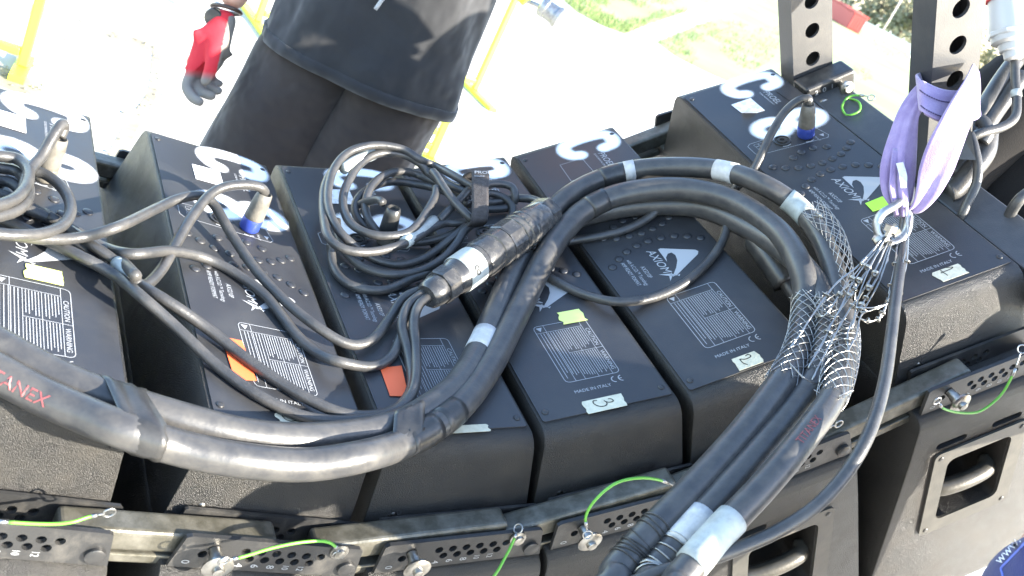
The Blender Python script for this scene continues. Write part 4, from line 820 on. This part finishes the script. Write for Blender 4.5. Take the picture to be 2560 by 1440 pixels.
# bow shackle
he = empty('bow_shackle', at(2230, 560, 1.33)); hinv = Matrix.Translation(-Vector(at(2230, 560, 1.33))); tag(he, 'galvanised bow shackle hanging from the lilac sling', 'shackle')
m = MB(); m.tube([at(2203, 598, 1.322), at(2194, 575, 1.322), at(2194, 552, 1.322), at(2208, 532, 1.322), at(2232, 518, 1.325), at(2252, 505, 1.335), at(2266, 520, 1.345), at(2271, 548, 1.345), at(2266, 578, 1.343), at(2250, 600, 1.340), at(2232, 610, 1.336), at(2216, 607, 1.332)], .0058, 12, 6); o = m.build('bow', 'galvanised', smooth=True); o.parent = he; o.matrix_parent_inverse = hinv
m = MB(); a, b = at(2192, 602, 1.322), at(2238, 575, 1.318); d = b - a; m.lathe([(-.004, .0055), (0, .0075), (.006, .0075), (.007, .0045), (np.linalg.norm(d) - .006, .0045), (np.linalg.norm(d) - .005, .0078), (np.linalg.norm(d) + .004, .0078)], a, d, 8); a, b = at(2206, 618, 1.322), at(2222, 580, 1.316); d = b - a; m.lathe([(0, .004), (np.linalg.norm(d), .004), (np.linalg.norm(d) + .001, .0085), (np.linalg.norm(d) + .009, .0085)], a, d, 6)
o = m.build('pin_and_nuts', 'zinc', auto=30); o.parent = he; o.matrix_parent_inverse = hinv
# wire mesh grips
def grip(P, k0, k1, r0, r1, n, turns, label, eye, grow=0.0, loose=None):
    seg_ = P[int(k0):int(k1)]; q_ = np.linspace(0, len(seg_) - 1, 44); seg_ = np.stack([np.interp(q_, np.arange(len(seg_)), seg_[:, j]) for j in range(3)], 1); L = len(seg_); T = np.gradient(seg_, axis=0); T /= np.linalg.norm(T, axis=1)[:, None]
    u = np.cross(T[0], [.3, .5, .81]); u /= np.linalg.norm(u); U = []
    for k in range(L): u = u - T[k] * (u @ T[k]); u /= np.linalg.norm(u); U.append(u.copy())
    e = empty('cable_grip', seg_[0]); inv = Matrix.Translation(-Vector(seg_[0])); rr = random.Random(len(label)); m = MB()
    for j in range(n):
        for sgn in (1, -1):
            ph = 2 * math.pi * (j + .25 * sgn) / n; pts = []
            for k in range(L):
                t = k / (L - 1); a = ph + sgn * turns * 2 * math.pi * t; R = r0 + (r1 - r0) * t + rr.uniform(-.0002, .0004) + (loose(t, a) if loose else 0)
                pts.append(seg_[k] + R * (math.cos(a) * U[k] + math.sin(a) * np.cross(T[k], U[k])))
            m.tube(pts, .00055, 5, 0, cap=False)
    o = tag(m.build('wire_mesh', 'wire', smooth=True), None, kind='stuff'); o.parent = e; o.matrix_parent_inverse = inv
    tag(e, label, 'cable grip', 'wire mesh cable grips on the trunk cables'); m = MB(); st_ = seg_[0]
    for j in range(5):                              # strands gathering towards the eye
        a = 2 * math.pi * j / 5; p0 = st_ + r0 * 1.1 * (math.cos(a) * U[0] + math.sin(a) * np.cross(T[0], U[0])); 
        mid = (p0 + eye[0]) / 2 + np.random.normal(size=3) * .004; m.tube([p0, mid] + list(eye), [.0006, .0007] + [.0008] * len(eye), 5, 5, cap=False)
    o = tag(m.build('strand_tail', 'wire', smooth=True), None, kind='stuff'); o.parent = e; o.matrix_parent_inverse = inv; m = MB()
    ey = eye[0]
    for k, q in enumerate((.25, .45, .62)):
        c = ey * (1 - q) + eye[-1] * q; m.ring(c, eye[-1] - ey, .0034, .0013, 12, 5); m.ring(c + (eye[-1] - ey) * .012, eye[-1] - ey, .0036, .0012, 12, 5)
    o = tag(m.build('ferrule', 'zinc', smooth=True), None, kind='stuff'); o.parent = e; o.matrix_parent_inverse = inv; m = MB()
    for _ in range(1):                              # sprung loose wires at the far end of the mesh
        k = L - 1 - rr.randint(0, 3); c = seg_[k]; q = [c + r1 * 1.2 * (math.cos(x) * U[k] + math.sin(x) * np.cross(T[k], U[k])) + np.random.normal(size=3) * .010 + (CAM - c) * .01 for x in np.linspace(0, rr.uniform(3, 6), 7) + rr.uniform(0, 6)]
        m.tube(q, .0006, 5, 6, cap=False)
    o = tag(m.build('loose_wire', 'wire', smooth=True), None, kind='stuff'); o.parent = e; o.matrix_parent_inverse = inv
def k_at(P, px, py):                                  # index of the point of a path that shows nearest to a pixel
    q = (C2W.T @ (P - CAM).T).T; x = 1280 + F_PX * q[:, 0] / q[:, 2]; y = 720 + F_PX * q[:, 1] / q[:, 2]; return int(np.argmin((x - px) ** 2 + (y - py) ** 2))
PIN_ = at(2212, 590, 1.318)
grip(PB, k_at(PB, 2010, 745), k_at(PB, 1945, 965) + 1, RT + .0022, RT + .0012, 9, 1.15, 'wire mesh cable grip on the left trunk cable, nearest the tape marked 2', [at(2060, 790, 1.26), at(2110, 720, 1.28), at(2165, 650, 1.30), PIN_])
grip(PA, k_at(PA, 2060, 760), k_at(PA, 2035, 960) + 1, RT + .0022, RT + .0012, 9, 1.15, 'wire mesh cable grip on the middle trunk cable under the shackle', [at(2090, 790, 1.25), at(2130, 710, 1.28), at(2175, 645, 1.30), PIN_ + (0.004, 0, -.004)])
grip(PC, k_at(PC, 2110, 830), k_at(PC, 2075, 1000) + 1, RC + .0030, RC + .0012, 9, 1.1, 'wire mesh cable grip bulging on the right trunk cable', [at(2130, 820, 1.23), at(2150, 730, 1.27), at(2190, 640, 1.30), PIN_ + (0.008, 0, -.006)], loose=lambda t, a: .010 * max(0, math.cos(a)) * math.sin(3.1 * t))
# empty stretch of mesh hanging off the outer trunk cable
LPp, _ = spline([at(2030, 520, 1.42), at(2075, 570, 1.40), at(2100, 625, 1.375), at(2112, 690, 1.345), at(2120, 750, 1.31)], 1, 5)
grip(LPp, 0, len(LPp), .015, .010, 8, 1.1, 'loose empty wire mesh grip hanging beside the white sleeve', [at(2045, 535, 1.40), at(2060, 545, 1.40)])
# steel wires between shackle and grips
wires = [([(2212, 592, 1.316), (2150, 660, 1.30), (2085, 715, 1.285), (2030, 790, 1.25), (1990, 850, 1.235), (1940, 905, 1.23)], .0011), ([(2216, 590, 1.316), (2160, 690, 1.29), (2090, 790, 1.25), (2060, 850, 1.22), (2020, 920, 1.20)], .0011), ([(2222, 600, 1.318), (2180, 690, 1.29), (2120, 780, 1.25), (2070, 870, 1.21), (2030, 950, 1.18)], .0011),
         ([(2226, 604, 1.318), (2195, 690, 1.29), (2150, 770, 1.255), (2120, 830, 1.225), (2122, 890, 1.20), (2112, 930, 1.18)], .0011), ([(2230, 604, 1.318), (2200, 700, 1.285), (2152, 790, 1.245), (2140, 840, 1.22), (2118, 880, 1.2)], .0010), ([(2262, 520, 1.33), (2270, 600, 1.315), (2262, 680, 1.295), (2232, 745, 1.265), (2190, 768, 1.25), (2140, 768, 1.25)], .0010),
         ([(2280, 525, 1.345), (2268, 600, 1.32), (2250, 690, 1.285), (2228, 750, 1.26), (2180, 775, 1.25), (2150, 780, 1.25)], .0010), ([(2230, 720, 1.275), (2212, 770, 1.26), (2190, 800, 1.25), (2160, 800, 1.245), (2140, 790, 1.245)], .0010), ([(2220, 745, 1.27), (2205, 790, 1.255), (2170, 806, 1.25), (2150, 795, 1.245)], .0010), ([(2244, 610, 1.33), (2236, 670, 1.30), (2225, 720, 1.28), (2222, 735, 1.275)], .0012)]
for k, (l, r) in enumerate(wires):
    P = [at(*q) for q in l]; e = empty('steel_wire', P[0]); inv = Matrix.Translation(-Vector(P[0])); m = MB(); Q, _ = spline(P, 1, 6); m.tube(Q, r, 6, 0); m.tube([q + np.random.normal(size=3) * .0007 for q in Q], r * .7, 5, 0)
    o = m.build('strand', 'wire', smooth=True); o.parent = e; o.matrix_parent_inverse = inv; m = MB()
    for f in ((.35, .7) if k % 2 else (.5,)): j = int(f * (len(Q) - 2)); m.ring(Q[j], Q[j + 1] - Q[j], .0032, .0012, 10, 5)
    o = tag(m.build('wire_knot', 'zinc', smooth=True), None, kind='stuff'); o.parent = e; o.matrix_parent_inverse = inv
    tag(e, 'thin steel wire running between the shackle and the cable grips', 'wire', 'steel wires gathered at the shackle')

# ================================================================== power plug and cable bundle at the right edge
pe = empty('power_plug', at(2520, 60, 1.55)); pinv = Matrix.Translation(-Vector(at(2520, 60, 1.55))); tag(pe, 'white industrial power plug with a red ring hanging at the upper right corner', 'plug')
a, b = at(2537, 150, 1.545), at(2512, -60, 1.555); d = (b - a); Lp = np.linalg.norm(d); pxm = 1.55 / F_PX
def pseg(name, prof, mat, n=24):
    m = MB(); m.lathe([(k * Lp, r * pxm) for k, r in prof], a, d, n); o = m.build(name, mat, auto=35); o.parent = pe; o.matrix_parent_inverse = pinv
pseg('gland', [(0, 15), (.02, 24), (.10, 26), (.11, 34), (.19, 36)], 'plug_white'); pseg('shell', [(.191, 40), (.22, 50), (.36, 54), (.45, 50), (.70, 47), (.715, 46)], 'plug_white'); pseg('collar', [(.716, 44), (.72, 52), (.86, 54), (.88, 52), (1.0, 52)], 'plug_red'); pseg('lever', [(.28, 56), (.29, 58), (.33, 58), (.34, 56)], 'plug_white', 8)
GB = 'black cables bundled at the right edge'
def bc(l, r, label, extra=None): return cable('black_cable', [at(*q) for q in l], r, 'rubber', label, 'cable', GB, 7, 12, extra)
bc([(2537, 140, 1.55), (2538, 200, 1.54), (2542, 258, 1.53), (2536, 295, 1.52), (2505, 318, 1.51), (2455, 332, 1.50), (2425, 345, 1.50)], .0068, 'black cable leaving the white power plug and bending back to the bar', [('grey_tape', 'sleeve_white', 1.55, 1.85, .0075)])
bc([(2425, 335, 1.49), (2436, 370, 1.48), (2445, 415, 1.475), (2440, 460, 1.475), (2420, 505, 1.475), (2402, 545, 1.48), (2396, 570, 1.50)], .0068, 'black cable curving down onto the cross beam of the flying frame')
bc([(2540, 150, 1.60), (2500, 205, 1.58), (2460, 270, 1.56), (2425, 330, 1.55), (2390, 390, 1.54)], .0130, 'upper thick black cable of the bundle beside the slung bar')
bc([(2556, 190, 1.58), (2510, 250, 1.565), (2468, 310, 1.55), (2430, 370, 1.53), (2385, 440, 1.52)], .0130, 'middle thick black cable of the bundle beside the slung bar')
bc([(2470, 330, 1.53), (2462, 380, 1.52), (2425, 430, 1.51), (2385, 475, 1.51), (2372, 482, 1.51)], .0155, 'thick sunlit black cable stub ending beside the cross beam')
bc([(2450, 300, 1.52), (2462, 312, 1.515), (2468, 335, 1.51), (2455, 355, 1.51)], .010, 'short black cable bent round behind the slung bar')
bc([(2575, 478, 1.45), (2548, 500, 1.45), (2528, 530, 1.46), (2520, 560, 1.47), (2540, 590, 1.48)], .008, 'black cable at the right edge below the dark clothing')
m = MB(); pq = [at(2421, 290, 1.462), at(2440, 400, 1.462), at(2392, 398, 1.47), at(2400, 330, 1.47), at(2395, 300, 1.47)]; m.add(pq + [q + np.array([0, .004, 0]) for q in pq], [(0, 1, 2, 3, 4), (9, 8, 7, 6, 5)] + [(k, (k + 1) % 5, 5 + (k + 1) % 5, 5 + k) for k in range(5)]); tag(m.build('gusset_plate', 'bar_black'), 'small dark steel gusset plate behind the lilac sling', 'plate')

# ================================================================== people
def person(name, base, rz, nodes, edges, label, body_mat='skin'):
    e = empty(name, base); e.rotation_euler[2] = rz; tag(e, label, 'person'); return e
def loft(rings, n=40, fold=None):                     # rings: (centre, half width, half depth); closed tube
    m = MB(); v = []
    for k, (c, a, b) in enumerate(rings):
        for j in range(n):
            t = 2 * math.pi * j / n; x, y = math.cos(t), math.sin(t); f = 1 + (fold(k / (len(rings) - 1), t) if fold else 0)
            sx = math.copysign(abs(x) ** .85, x); sy = math.copysign(abs(y) ** .85, y); v.append((c[0] + a * f * sx, c[1] + b * f * sy, c[2] if len(c) > 2 else 0))
    m.add(v, [(k * n + j, k * n + (j + 1) % n, (k + 1) * n + (j + 1) % n, (k + 1) * n + j) for k in range(len(rings) - 1) for j in range(n)]); return m
def standing(base, rz, label, arms={}, gloved='', lean=0.0, shirt='shirt', legs='trousers', hemz=.825):
    e = empty('person', base); e.rotation_euler[2] = rz; tag(e, label, 'person')
    N_ = {'pel': ((0, 0, .93), (.15, .10)), 'waist': ((0, 0, 1.06), (.14, .095)), 'chest': ((0, 0, 1.28), (.165, .11)), 'neck0': ((0, .01, 1.46), (.07, .065)), 'neck': ((0, .0, 1.53), (.055, .055)), 'head0': ((0, -.01, 1.60), (.068, .085)), 'head1': ((0, -.01, 1.68), (.078, .098)), 'head2': ((0, 0, 1.75), (.058, .07))}
    E_ = [('pel', 'waist'), ('waist', 'chest'), ('chest', 'neck0'), ('neck0', 'neck'), ('neck', 'head0'), ('head0', 'head1'), ('head1', 'head2')]
    for sg, q in ((-1, 'l'), (1, 'r')):
        N_[q + 'h'] = ((sg * .09, 0, .87), .085); N_[q + 'k'] = ((sg * .118 - lean * .41, .0, .49), .058); N_[q + 'a'] = ((sg * .14 - lean * .81, .03, .09), .04); N_[q + 't'] = ((sg * .15 - lean * .86, -.13, .035), .032)
        E_ += [('pel', q + 'h'), (q + 'h', q + 'k'), (q + 'k', q + 'a'), (q + 'a', q + 't')]
        N_[q + 's'] = ((sg * .19, .01, 1.41), .062); N_[q + 'e'] = ((sg * .275, .02, 1.13), .043); N_[q + 'w'] = ((sg * .30, -.06, .90), .030)
        for k_, v_ in arms.get(q, {}).items(): N_[q + k_] = (v_, N_[q + k_][1])
        E_ += [('chest', q + 's'), (q + 's', q + 'e'), (q + 'e', q + 'w')]
        if q != gloved:                              # palm, four fingers of different length, thumb
            w_ = np.array(N_[q + 'w'][0]); fd = w_ - np.array(N_[q + 'e'][0]); fd /= np.linalg.norm(fd); ac = np.cross(fd, [sg, .2, .1]); ac /= np.linalg.norm(ac); pn_ = np.cross(fd, ac)
            N_[q + 'pm'] = (tuple(w_ + fd * .055), (.034, .020)); E_.append((q + 'w', q + 'pm'))
            for j_, (o_, l_) in enumerate(((-.030, .062), (-.010, .074), (.010, .070), (.030, .055))):
                N_[q + 'f%d' % j_] = (tuple(w_ + fd * .098 + ac * o_), .0095); N_[q + 'g%d' % j_] = (tuple(w_ + fd * (.098 + l_ * .6) + ac * o_ * 1.1 + pn_ * .012), .0085); N_[q + 'h%d' % j_] = (tuple(w_ + fd * (.098 + l_) + ac * o_ * 1.1 + pn_ * .032), .0075)
                E_ += [(q + 'pm', q + 'f%d' % j_), (q + 'f%d' % j_, q + 'g%d' % j_), (q + 'g%d' % j_, q + 'h%d' % j_)]
            N_[q + 'u0'] = (tuple(w_ + fd * .045 - ac * .044), .011); N_[q + 'u1'] = (tuple(w_ + fd * .085 - ac * .058 + pn_ * .012), .0092); E_ += [(q + 'pm', q + 'u0'), (q + 'u0', q + 'u1')]
    b = skin_body('body', N_, E_, 'skin', e, 'pel')
    hm = MB(); hm.lathe([(-.02, .082), (.03, .092), (.07, .085), (.10, .06), (.115, .02)], (0, .012, 1.68), (0, .12, 1), 18); hm.build('hair', 'hair', e, smooth=True)
    # T-shirt
    R_ = random.Random(label); ph = [R_.uniform(0, 6.28) for _ in range(6)]
    def fold(u, t): return .018 * math.sin(3 * t + ph[0] + 3.0 * u) * (1 - .5 * u) + .018 * math.sin(7 * t + ph[1] - 6 * u) * (1 - .3 * u) + .014 * math.sin(5 * t + ph[2] + 14 * u) + .009 * math.sin(11 * t + 17 * u + ph[3]) + .006 * math.sin(17 * t - 11 * u + ph[4])
    zz = np.linspace(hemz, 1.46, 44); rings = []
    for z in zz:
        u = (z - hemz) / (1.46 - hemz); a = .218 - .020 * math.sin(u * 3.1) + (0 if u < .8 else -(u - .8) * .55); d_ = .165 - .020 * u - (0 if u < .8 else (u - .8) * .25); rings.append(((0, 0, z), a, d_))
    sh = loft(rings, 84, fold); o = sh.build('t_shirt', shirt, e, smooth=True); o.modifiers.new('s', 'SOLIDIFY').thickness = .004
    hm = loft([((0, 0, hemz - .001), .2195, .166), ((0, 0, hemz + .012), .2205, .167), ((0, 0, hemz + .024), .2195, .166)], 84, lambda u, t: fold((u * .024) / (1.46 - hemz), t)); o = hm.build('hem_band', shirt, e, smooth=True); o.modifiers.new('s', 'SOLIDIFY').thickness = .005
    for sg in (-1, 1):
        m = MB(); m.tube([(sg * .13, .01, 1.42), (sg * .20, .01, 1.38), (sg * .245, .015, 1.25), (sg * .265, .015, 1.17)], [.085, .088, .078, .082], 18, 5, cap=False); o = m.build('sleeve', shirt, e, smooth=True); o.modifiers.new('s', 'SOLIDIFY').thickness = .004
    # trousers: two legs joined at the seat
    for sg in (-1, 1):
        tm = MB()
        def lf(u, t, sg=sg): return .020 * math.sin(4 * t + 11 * u + sg) + .014 * math.sin(7 * t - 15 * u) + .010 * math.sin(3 * t + 25 * u)
        zs = np.linspace(1.00, .03, 30); rg = []
        for z in zs:
            w = .100 + .020 * min(1, max(0, (.90 - z) / .08)) - max(0, .50 - z) * .040; rg.append(((sg * (.084 + (.9 - min(z, .9)) * .045) - lean * (.9 - min(z, .9)), .0, z), w, w * 1.05))
        q = loft(rg, 30, lf); tm.add(q.v, q.f)
        o = tm.build('trouser_leg', legs, e, smooth=True); o.modifiers.new('s', 'SOLIDIFY').thickness = .004
    for sg in (-1, 1):
        m = MB(); ox_ = lean * .84; m.tube([(sg * .14 - ox_, .08, .045), (sg * .14 - ox_, .0, .055), (sg * .145 - ox_, -.10, .045), (sg * .148 - ox_, -.17, .035)], [.045, .052, .047, .03], 14, 5); m.build('shoe', 'shoe', e, smooth=True)
    return e, N_
man_base = at(880, 235, 2.26); man_base = np.array([man_base[0], man_base[1], 0.0])
MR = Matrix.Translation(Vector(man_base)) @ Matrix.Rotation(math.radians(10), 4, 'Z'); MI = MR.inverted(); DG = 2.14
def loc_(px, py, d): return tuple(MI @ Vector(at(px, py, d)))
man, MN = standing(man_base, math.radians(10), 'man in a black T-shirt and dark trousers wearing a red and grey work glove',
                   {'l': {'e': loc_(640, -190, DG + .05), 'w': loc_(575, 22, DG)}, 'r': {'e': (.33, .03, 1.16), 'w': (.26, -.22, 1.27)}}, 'l', .12)
# his T-shirt print
m = MB(); c = np.array([0.0, 0, 0])
def on_shirt(x, z, dy=-.006): return (x, -.160 * math.sqrt(max(0, 1 - (x / .235) ** 2)) - .012 + dy, z)
for pts, w in (([(-.060, 1.035), (-.048, 1.028), (-.036, 1.036), (-.040, 1.048), (-.050, 1.046)], .007), ([(.012, 1.060), (.004, 1.035), (-.004, 1.022), (-.010, .998)], .008)):
    P, _ = spline([on_shirt(a, b, -.012) for a, b in pts], 1, 6); m.tube(P, w / 2, 6, 0)
m.build('chest_print', 'white_print', man, smooth=True)
# gloved hand, placed at the end of his arm in the picture plane of the man
def hp_(x, y, d=0.0): return at(x, y, DG + d)
def glove_hand():
    s = DG / F_PX; J = {}
    def n(k, x, y, r, d=0.0): J[k] = (hp_(x, y, d), r * s)
    n('cuff', 572, 24, 30); n('wr', 557, 62, 32); n('p0', 535, 105, 38); n('p1', 514, 145, 44); n('p2', 500, 180, 40, .005)
    n('i0', 476, 190, 18, -.010); n('i1', 464, 216, 16, -.012); n('i2', 482, 246, 15, -.02); n('i3', 508, 259, 12, -.03)
    n('m0', 494, 202, 15, .006); n('m1', 500, 228, 14.5, .0); n('m2', 524, 240, 13.5, -.01); n('m3', 541, 240, 11, -.012)
    n('r0', 510, 200, 15, .024); n('r1', 522, 218, 14, .022); n('r2', 543, 228, 12.5, .012); n('r3', 556, 226, 10.5, .008)
    n('l0', 522, 190, 13, .038); n('l1', 534, 203, 12, .038); n('l2', 548, 210, 11, .030); n('l3', 557, 208, 9, .026)
    n('t0', 538, 125, 24, -.024); n('t1', 530, 165, 19, -.036); n('t2', 518, 195, 14.5, -.036); n('t3', 506, 214, 12, -.034)
    E_ = [('cuff', 'wr'), ('wr', 'p0'), ('p0', 'p1'), ('p1', 'p2'), ('p0', 't0'), ('t0', 't1'), ('t1', 't2'), ('t2', 't3')]
    for f in 'imrl': E_ += [('p2', f + '0'), (f + '0', f + '1'), (f + '1', f + '2'), (f + '2', f + '3')]
    o = skin_body('work_glove', J, E_, 'glove', None, 'p1', 2, voxel=.0028)
    A_ = o.data.color_attributes.new('fibre', 'FLOAT_COLOR', 'POINT'); col = []
    right = C2W[:, 0] if False else C2W @ np.array([1.0, 0, 0]); 
    for v in o.data.vertices:
        q = C2W.T @ (np.array(v.co) - CAM); x = 1280 + F_PX * q[0] / q[2]; y = 720 + F_PX * q[1] / q[2]
        edge = 572 - (y - 40) * .22                  # grey dip covers the palm side and the finger ends
        grey = min(1, max(0, (y - 172 - .12 * (x - 470)) / 22))
        if x > edge and y > 40: grey = 1
        grey = min(1, max(0, grey)); cr, cg = np.array([.55, .018, .03]), np.array([.21, .19, .165]); k = cr * (1 - grey) + cg * grey; col += [*k, 1]
    A_.data.foreach_set('color', np.array(col, np.float32)); return o
gl = glove_hand()
def to_man(o):
    bpy.context.view_layer.update(); o.parent = man; o.matrix_parent_inverse = man.matrix_world.inverted()
to_man(gl)
m = MB(); c0_ = hp_(566, 26); ax_ = hp_(556, 62) - hp_(572, 28); 
m.ring(hp_(566, 24, .0), ax_ + (C2W @ np.array([0.35, .0, 0])) * .02, .0295, .0045, 22, 6); o = m.build('watch_strap', 'leather', smooth=True); to_man(o)
m = MB(); m.lathe([(0, .019), (.006, .0195), (.009, .017), (.0092, .001)], hp_(536, 44, -.012), CAM - hp_(540, 44) + (C2W @ np.array([-.9, 0, 0])), 20); o = m.build('watch_case', 'plastic_black', auto=40); to_man(o)

# person in black at the right edge
blk = at(2640, 420, 1.85); bb_, _n = standing(np.array([.83, 1.98, 0]), math.radians(20), 'person in black clothing cropped by the right edge of the frame', shirt='black_cloth', legs='black_cloth', hemz=.74)
# person in the blue shirt, lower right corner; unseen body posed to shade the cabinets
blue = empty('person', (1.08, .80, 0)); tag(blue, 'person in a dark blue shirt with white lettering at the lower right corner', 'person')
BW = {'pel': ((1.10, .76, .85), (.15, .12)), 'waist': ((.98, .90, .97), (.14, .11)), 'chest': ((.78, .98, 1.07), (.15, .12)), 'neck': ((.89, 1.20, 1.13), .055), 'head0': ((.93, 1.31, 1.17), (.075, .085)), 'head1': ((.95, 1.38, 1.20), (.078, .085)),
      'ls': ((.595, .875, 1.030), .087), 'le': ((.66, .98, .78), .045), 'lw': ((.76, 1.16, .62), .032), 'lp': ((.78, 1.22, .58), (.034, .02)), 'rs': ((.98, 1.17, 1.10), .064), 're': ((1.02, 1.26, .84), .045), 'rw': ((.94, 1.34, .66), .032), 'rp': ((.92, 1.38, .61), (.034, .02)),
      'lh': ((1.02, .70, .80), .088), 'lk': ((.88, .92, .48), .06), 'la': ((.98, .72, .09), .042), 'lt': ((.88, .80, .04), .032), 'rh': ((1.18, .84, .80), .088), 'rk': ((1.12, 1.02, .46), .06), 'ra': ((1.20, .85, .09), .042), 'rt': ((1.10, .93, .04), .032)}
BE = [('pel', 'waist'), ('waist', 'chest'), ('chest', 'neck'), ('neck', 'head0'), ('head0', 'head1')]
for q in 'lr':
    BE += [('chest', q + 's'), (q + 's', q + 'e'), (q + 'e', q + 'w'), (q + 'w', q + 'p'), ('pel', q + 'h'), (q + 'h', q + 'k'), (q + 'k', q + 'a'), (q + 'a', q + 't')]
    p_, w_ = np.array(BW[q + 'p'][0]), np.array(BW[q + 'w'][0]); fd = (p_ - w_) / np.linalg.norm(p_ - w_); ac = np.cross(fd, [.8, -.5, 0]); ac /= np.linalg.norm(ac)
    for j_, (o_, l_) in enumerate(((-.030, .062), (-.010, .074), (.010, .070), (.030, .055))):
        BW[q + 'f%d' % j_] = (tuple(p_ + fd * .04 + ac * o_), .0095); BW[q + 'g%d' % j_] = (tuple(p_ + fd * (.04 + l_) + ac * o_ * 1.1), .0078); BE += [(q + 'p', q + 'f%d' % j_), (q + 'f%d' % j_, q + 'g%d' % j_)]
    BW[q + 'u0'] = (tuple(p_ - ac * .044), .011); BW[q + 'u1'] = (tuple(p_ + fd * .04 - ac * .058), .0092); BE += [(q + 'p', q + 'u0'), (q + 'u0', q + 'u1')]
bpy.context.view_layer.update()
def to_blue(o): o.parent = blue; o.matrix_parent_inverse = blue.matrix_world.inverted()
to_blue(skin_body('body', BW, BE, 'skin', None, 'pel'))
g3 = lambda k, d: (BW[k][0], tuple(x + d for x in (BW[k][1] if not np.isscalar(BW[k][1]) else (BW[k][1],) * 2)))
mid = lambda a, b, t: tuple(np.array(BW[a][0]) * (1 - t) + np.array(BW[b][0]) * t)
tsh = (skin_body('t_shirt', {'pel': g3('pel', .035), 'waist': g3('waist', .03), 'chest': g3('chest', .022), 'nk': (mid('chest', 'neck', .35), .09), 'ls': g3('ls', .020), 'l2': (mid('ls', 'le', .55), .092), 'rs': g3('rs', .020), 'r2': (mid('rs', 're', .55), .075)}, [('pel', 'waist'), ('waist', 'chest'), ('chest', 'nk'), ('chest', 'ls'), ('ls', 'l2'), ('chest', 'rs'), ('rs', 'r2')], 'blue_cloth', None, 'chest', 2, True, .014)); to_blue(tsh)
to_blue(skin_body('trousers', {'pel': g3('pel', .022), 'lh': g3('lh', .018), 'lk': g3('lk', .025), 'la': g3('la', .03), 'rh': g3('rh', .018), 'rk': g3('rk', .025), 'ra': g3('ra', .03)}, [('pel', 'lh'), ('lh', 'lk'), ('lk', 'la'), ('pel', 'rh'), ('rh', 'rk'), ('rk', 'ra')], 'black_cloth', None, 'pel'))
m = MB(); m.lathe([(-.02, .092), (.03, .102), (.07, .095), (.10, .07), (.118, .02)], (.95, 1.37, 1.20), (.02, .5, .85), 18); to_blue(m.build('hair', 'hair', smooth=True))
from mathutils.bvhtree import BVHTree
bvh = BVHTree.FromPolygons([v.co[:] for v in tsh.data.vertices], [tuple(p.vertices) for p in tsh.data.polygons])
def on_cloth(px, py, off=.0012):                      # the print lies on the cloth
    d = pray(px, py); L = np.linalg.norm(d); h = bvh.ray_cast(Vector(CAM), Vector(d / L))
    return np.array(h[0]) - d / L * off if h[0] is not None else at(px, py, .93)
m = MB(); vs, fs = text_geo('www.', 1.0); a_ = math.atan2(1337 - 1408, 2556 - 2492); k_ = 34.0
m.add([on_cloth(2500 + k_ * (q[0] * math.cos(a_) + q[1] * math.sin(a_)), 1412 + k_ * (q[0] * math.sin(a_) - q[1] * math.cos(a_))) for q in vs], fs)
to_blue(tag(m.build('shirt_lettering', 'shirt_print'), None, kind='stuff'))
m = MB(); m.tube([on_cloth(*q) for q in ((2508, 1452), (2506, 1435), (2503, 1420), (2518, 1404), (2540, 1381), (2562, 1358), (2585, 1334))], .0012, 6, 4); to_blue(m.build('shirt_piping', 'piping', smooth=True))

# ================================================================== yellow frames in the yard
def yframe(px, label, h, w2, depth_dir, foot=.28):
    g0 = ground(*px); e = empty('yellow_stand', g0); e.rotation_euler[2] = depth_dir
    for sx in (-w2, w2):
        m = MB(); m.bar((sx, 0, .024), (sx, 0, h), .034, .034, (0, 1, 0)); bevel(m.build('post', 'yellow_paint', e), .005)
        m = MB(); m.bar((sx, -foot, .012), (sx, foot, .012), .05, .022, (0, 0, 1)); m.build('foot', 'yellow_paint', e)
    for z in (.07, h * .55, h): m = MB(); m.bar((-w2 + .0175, 0, z), (w2 - .0175, 0, z), .03, .03, (0, 0, 1)); bevel(m.build('rail', 'yellow_paint', e), .005)
    tag(e, label, 'stand', 'yellow metal stands in the yard'); return e
ym = (ground(640, 62) + ground(1182, 232)) / 2; yd = ground(1182, 232) - ground(640, 62)
g_ = yframe((900, 150), 'lime yellow tubular metal stand behind the man', 2.0, float(np.linalg.norm(yd[:2])) / 2, math.atan2(yd[1], yd[0])); g_.location = Vector((ym[0], ym[1], 0))
yframe((-190, 100), 'lime yellow metal stand at the upper left corner', 1.9, .30, .45, .12)
yl = yframe((1040, 392), 'low lime yellow metal stand just behind the knee of the man', .26, .06, .4, .05)
# steel coupling on an orange tipped stub at the top of the frame
q0, q1, q2 = at(1318, 2, 4.4), at(1345, 14, 4.4), at(1398, 46, 4.4); ce_ = empty('steel_coupling', q1); iv = Matrix.Translation(-Vector(q1)); tag(ce_, 'steel coupling on a yellow stub behind the man at the top', 'coupling')
def cseg(nm, p, q, prof, mat, n=16):
    d = q - p; L = np.linalg.norm(d); m = MB(); m.lathe([(a * L, r) for a, r in prof], p, d, n); o = m.build(nm, mat, auto=35); o.parent = ce_; o.matrix_parent_inverse = iv
cseg('stub', at(1290, -30, 4.4), q0, [(0, .03), (1, .03), (1.02, .024)], 'yellow_paint'); cseg('rod', q0, at(1356, 18, 4.4), [(0, .010), (1, .010)], 'zinc', 10)
cseg('barrel', at(1352, 12, 4.4), q2, [(0, .036), (.08, .044), (.30, .046), (.34, .040), (.80, .042), (.82, .047), (1, .047), (1.02, .040)], 'galvanised')
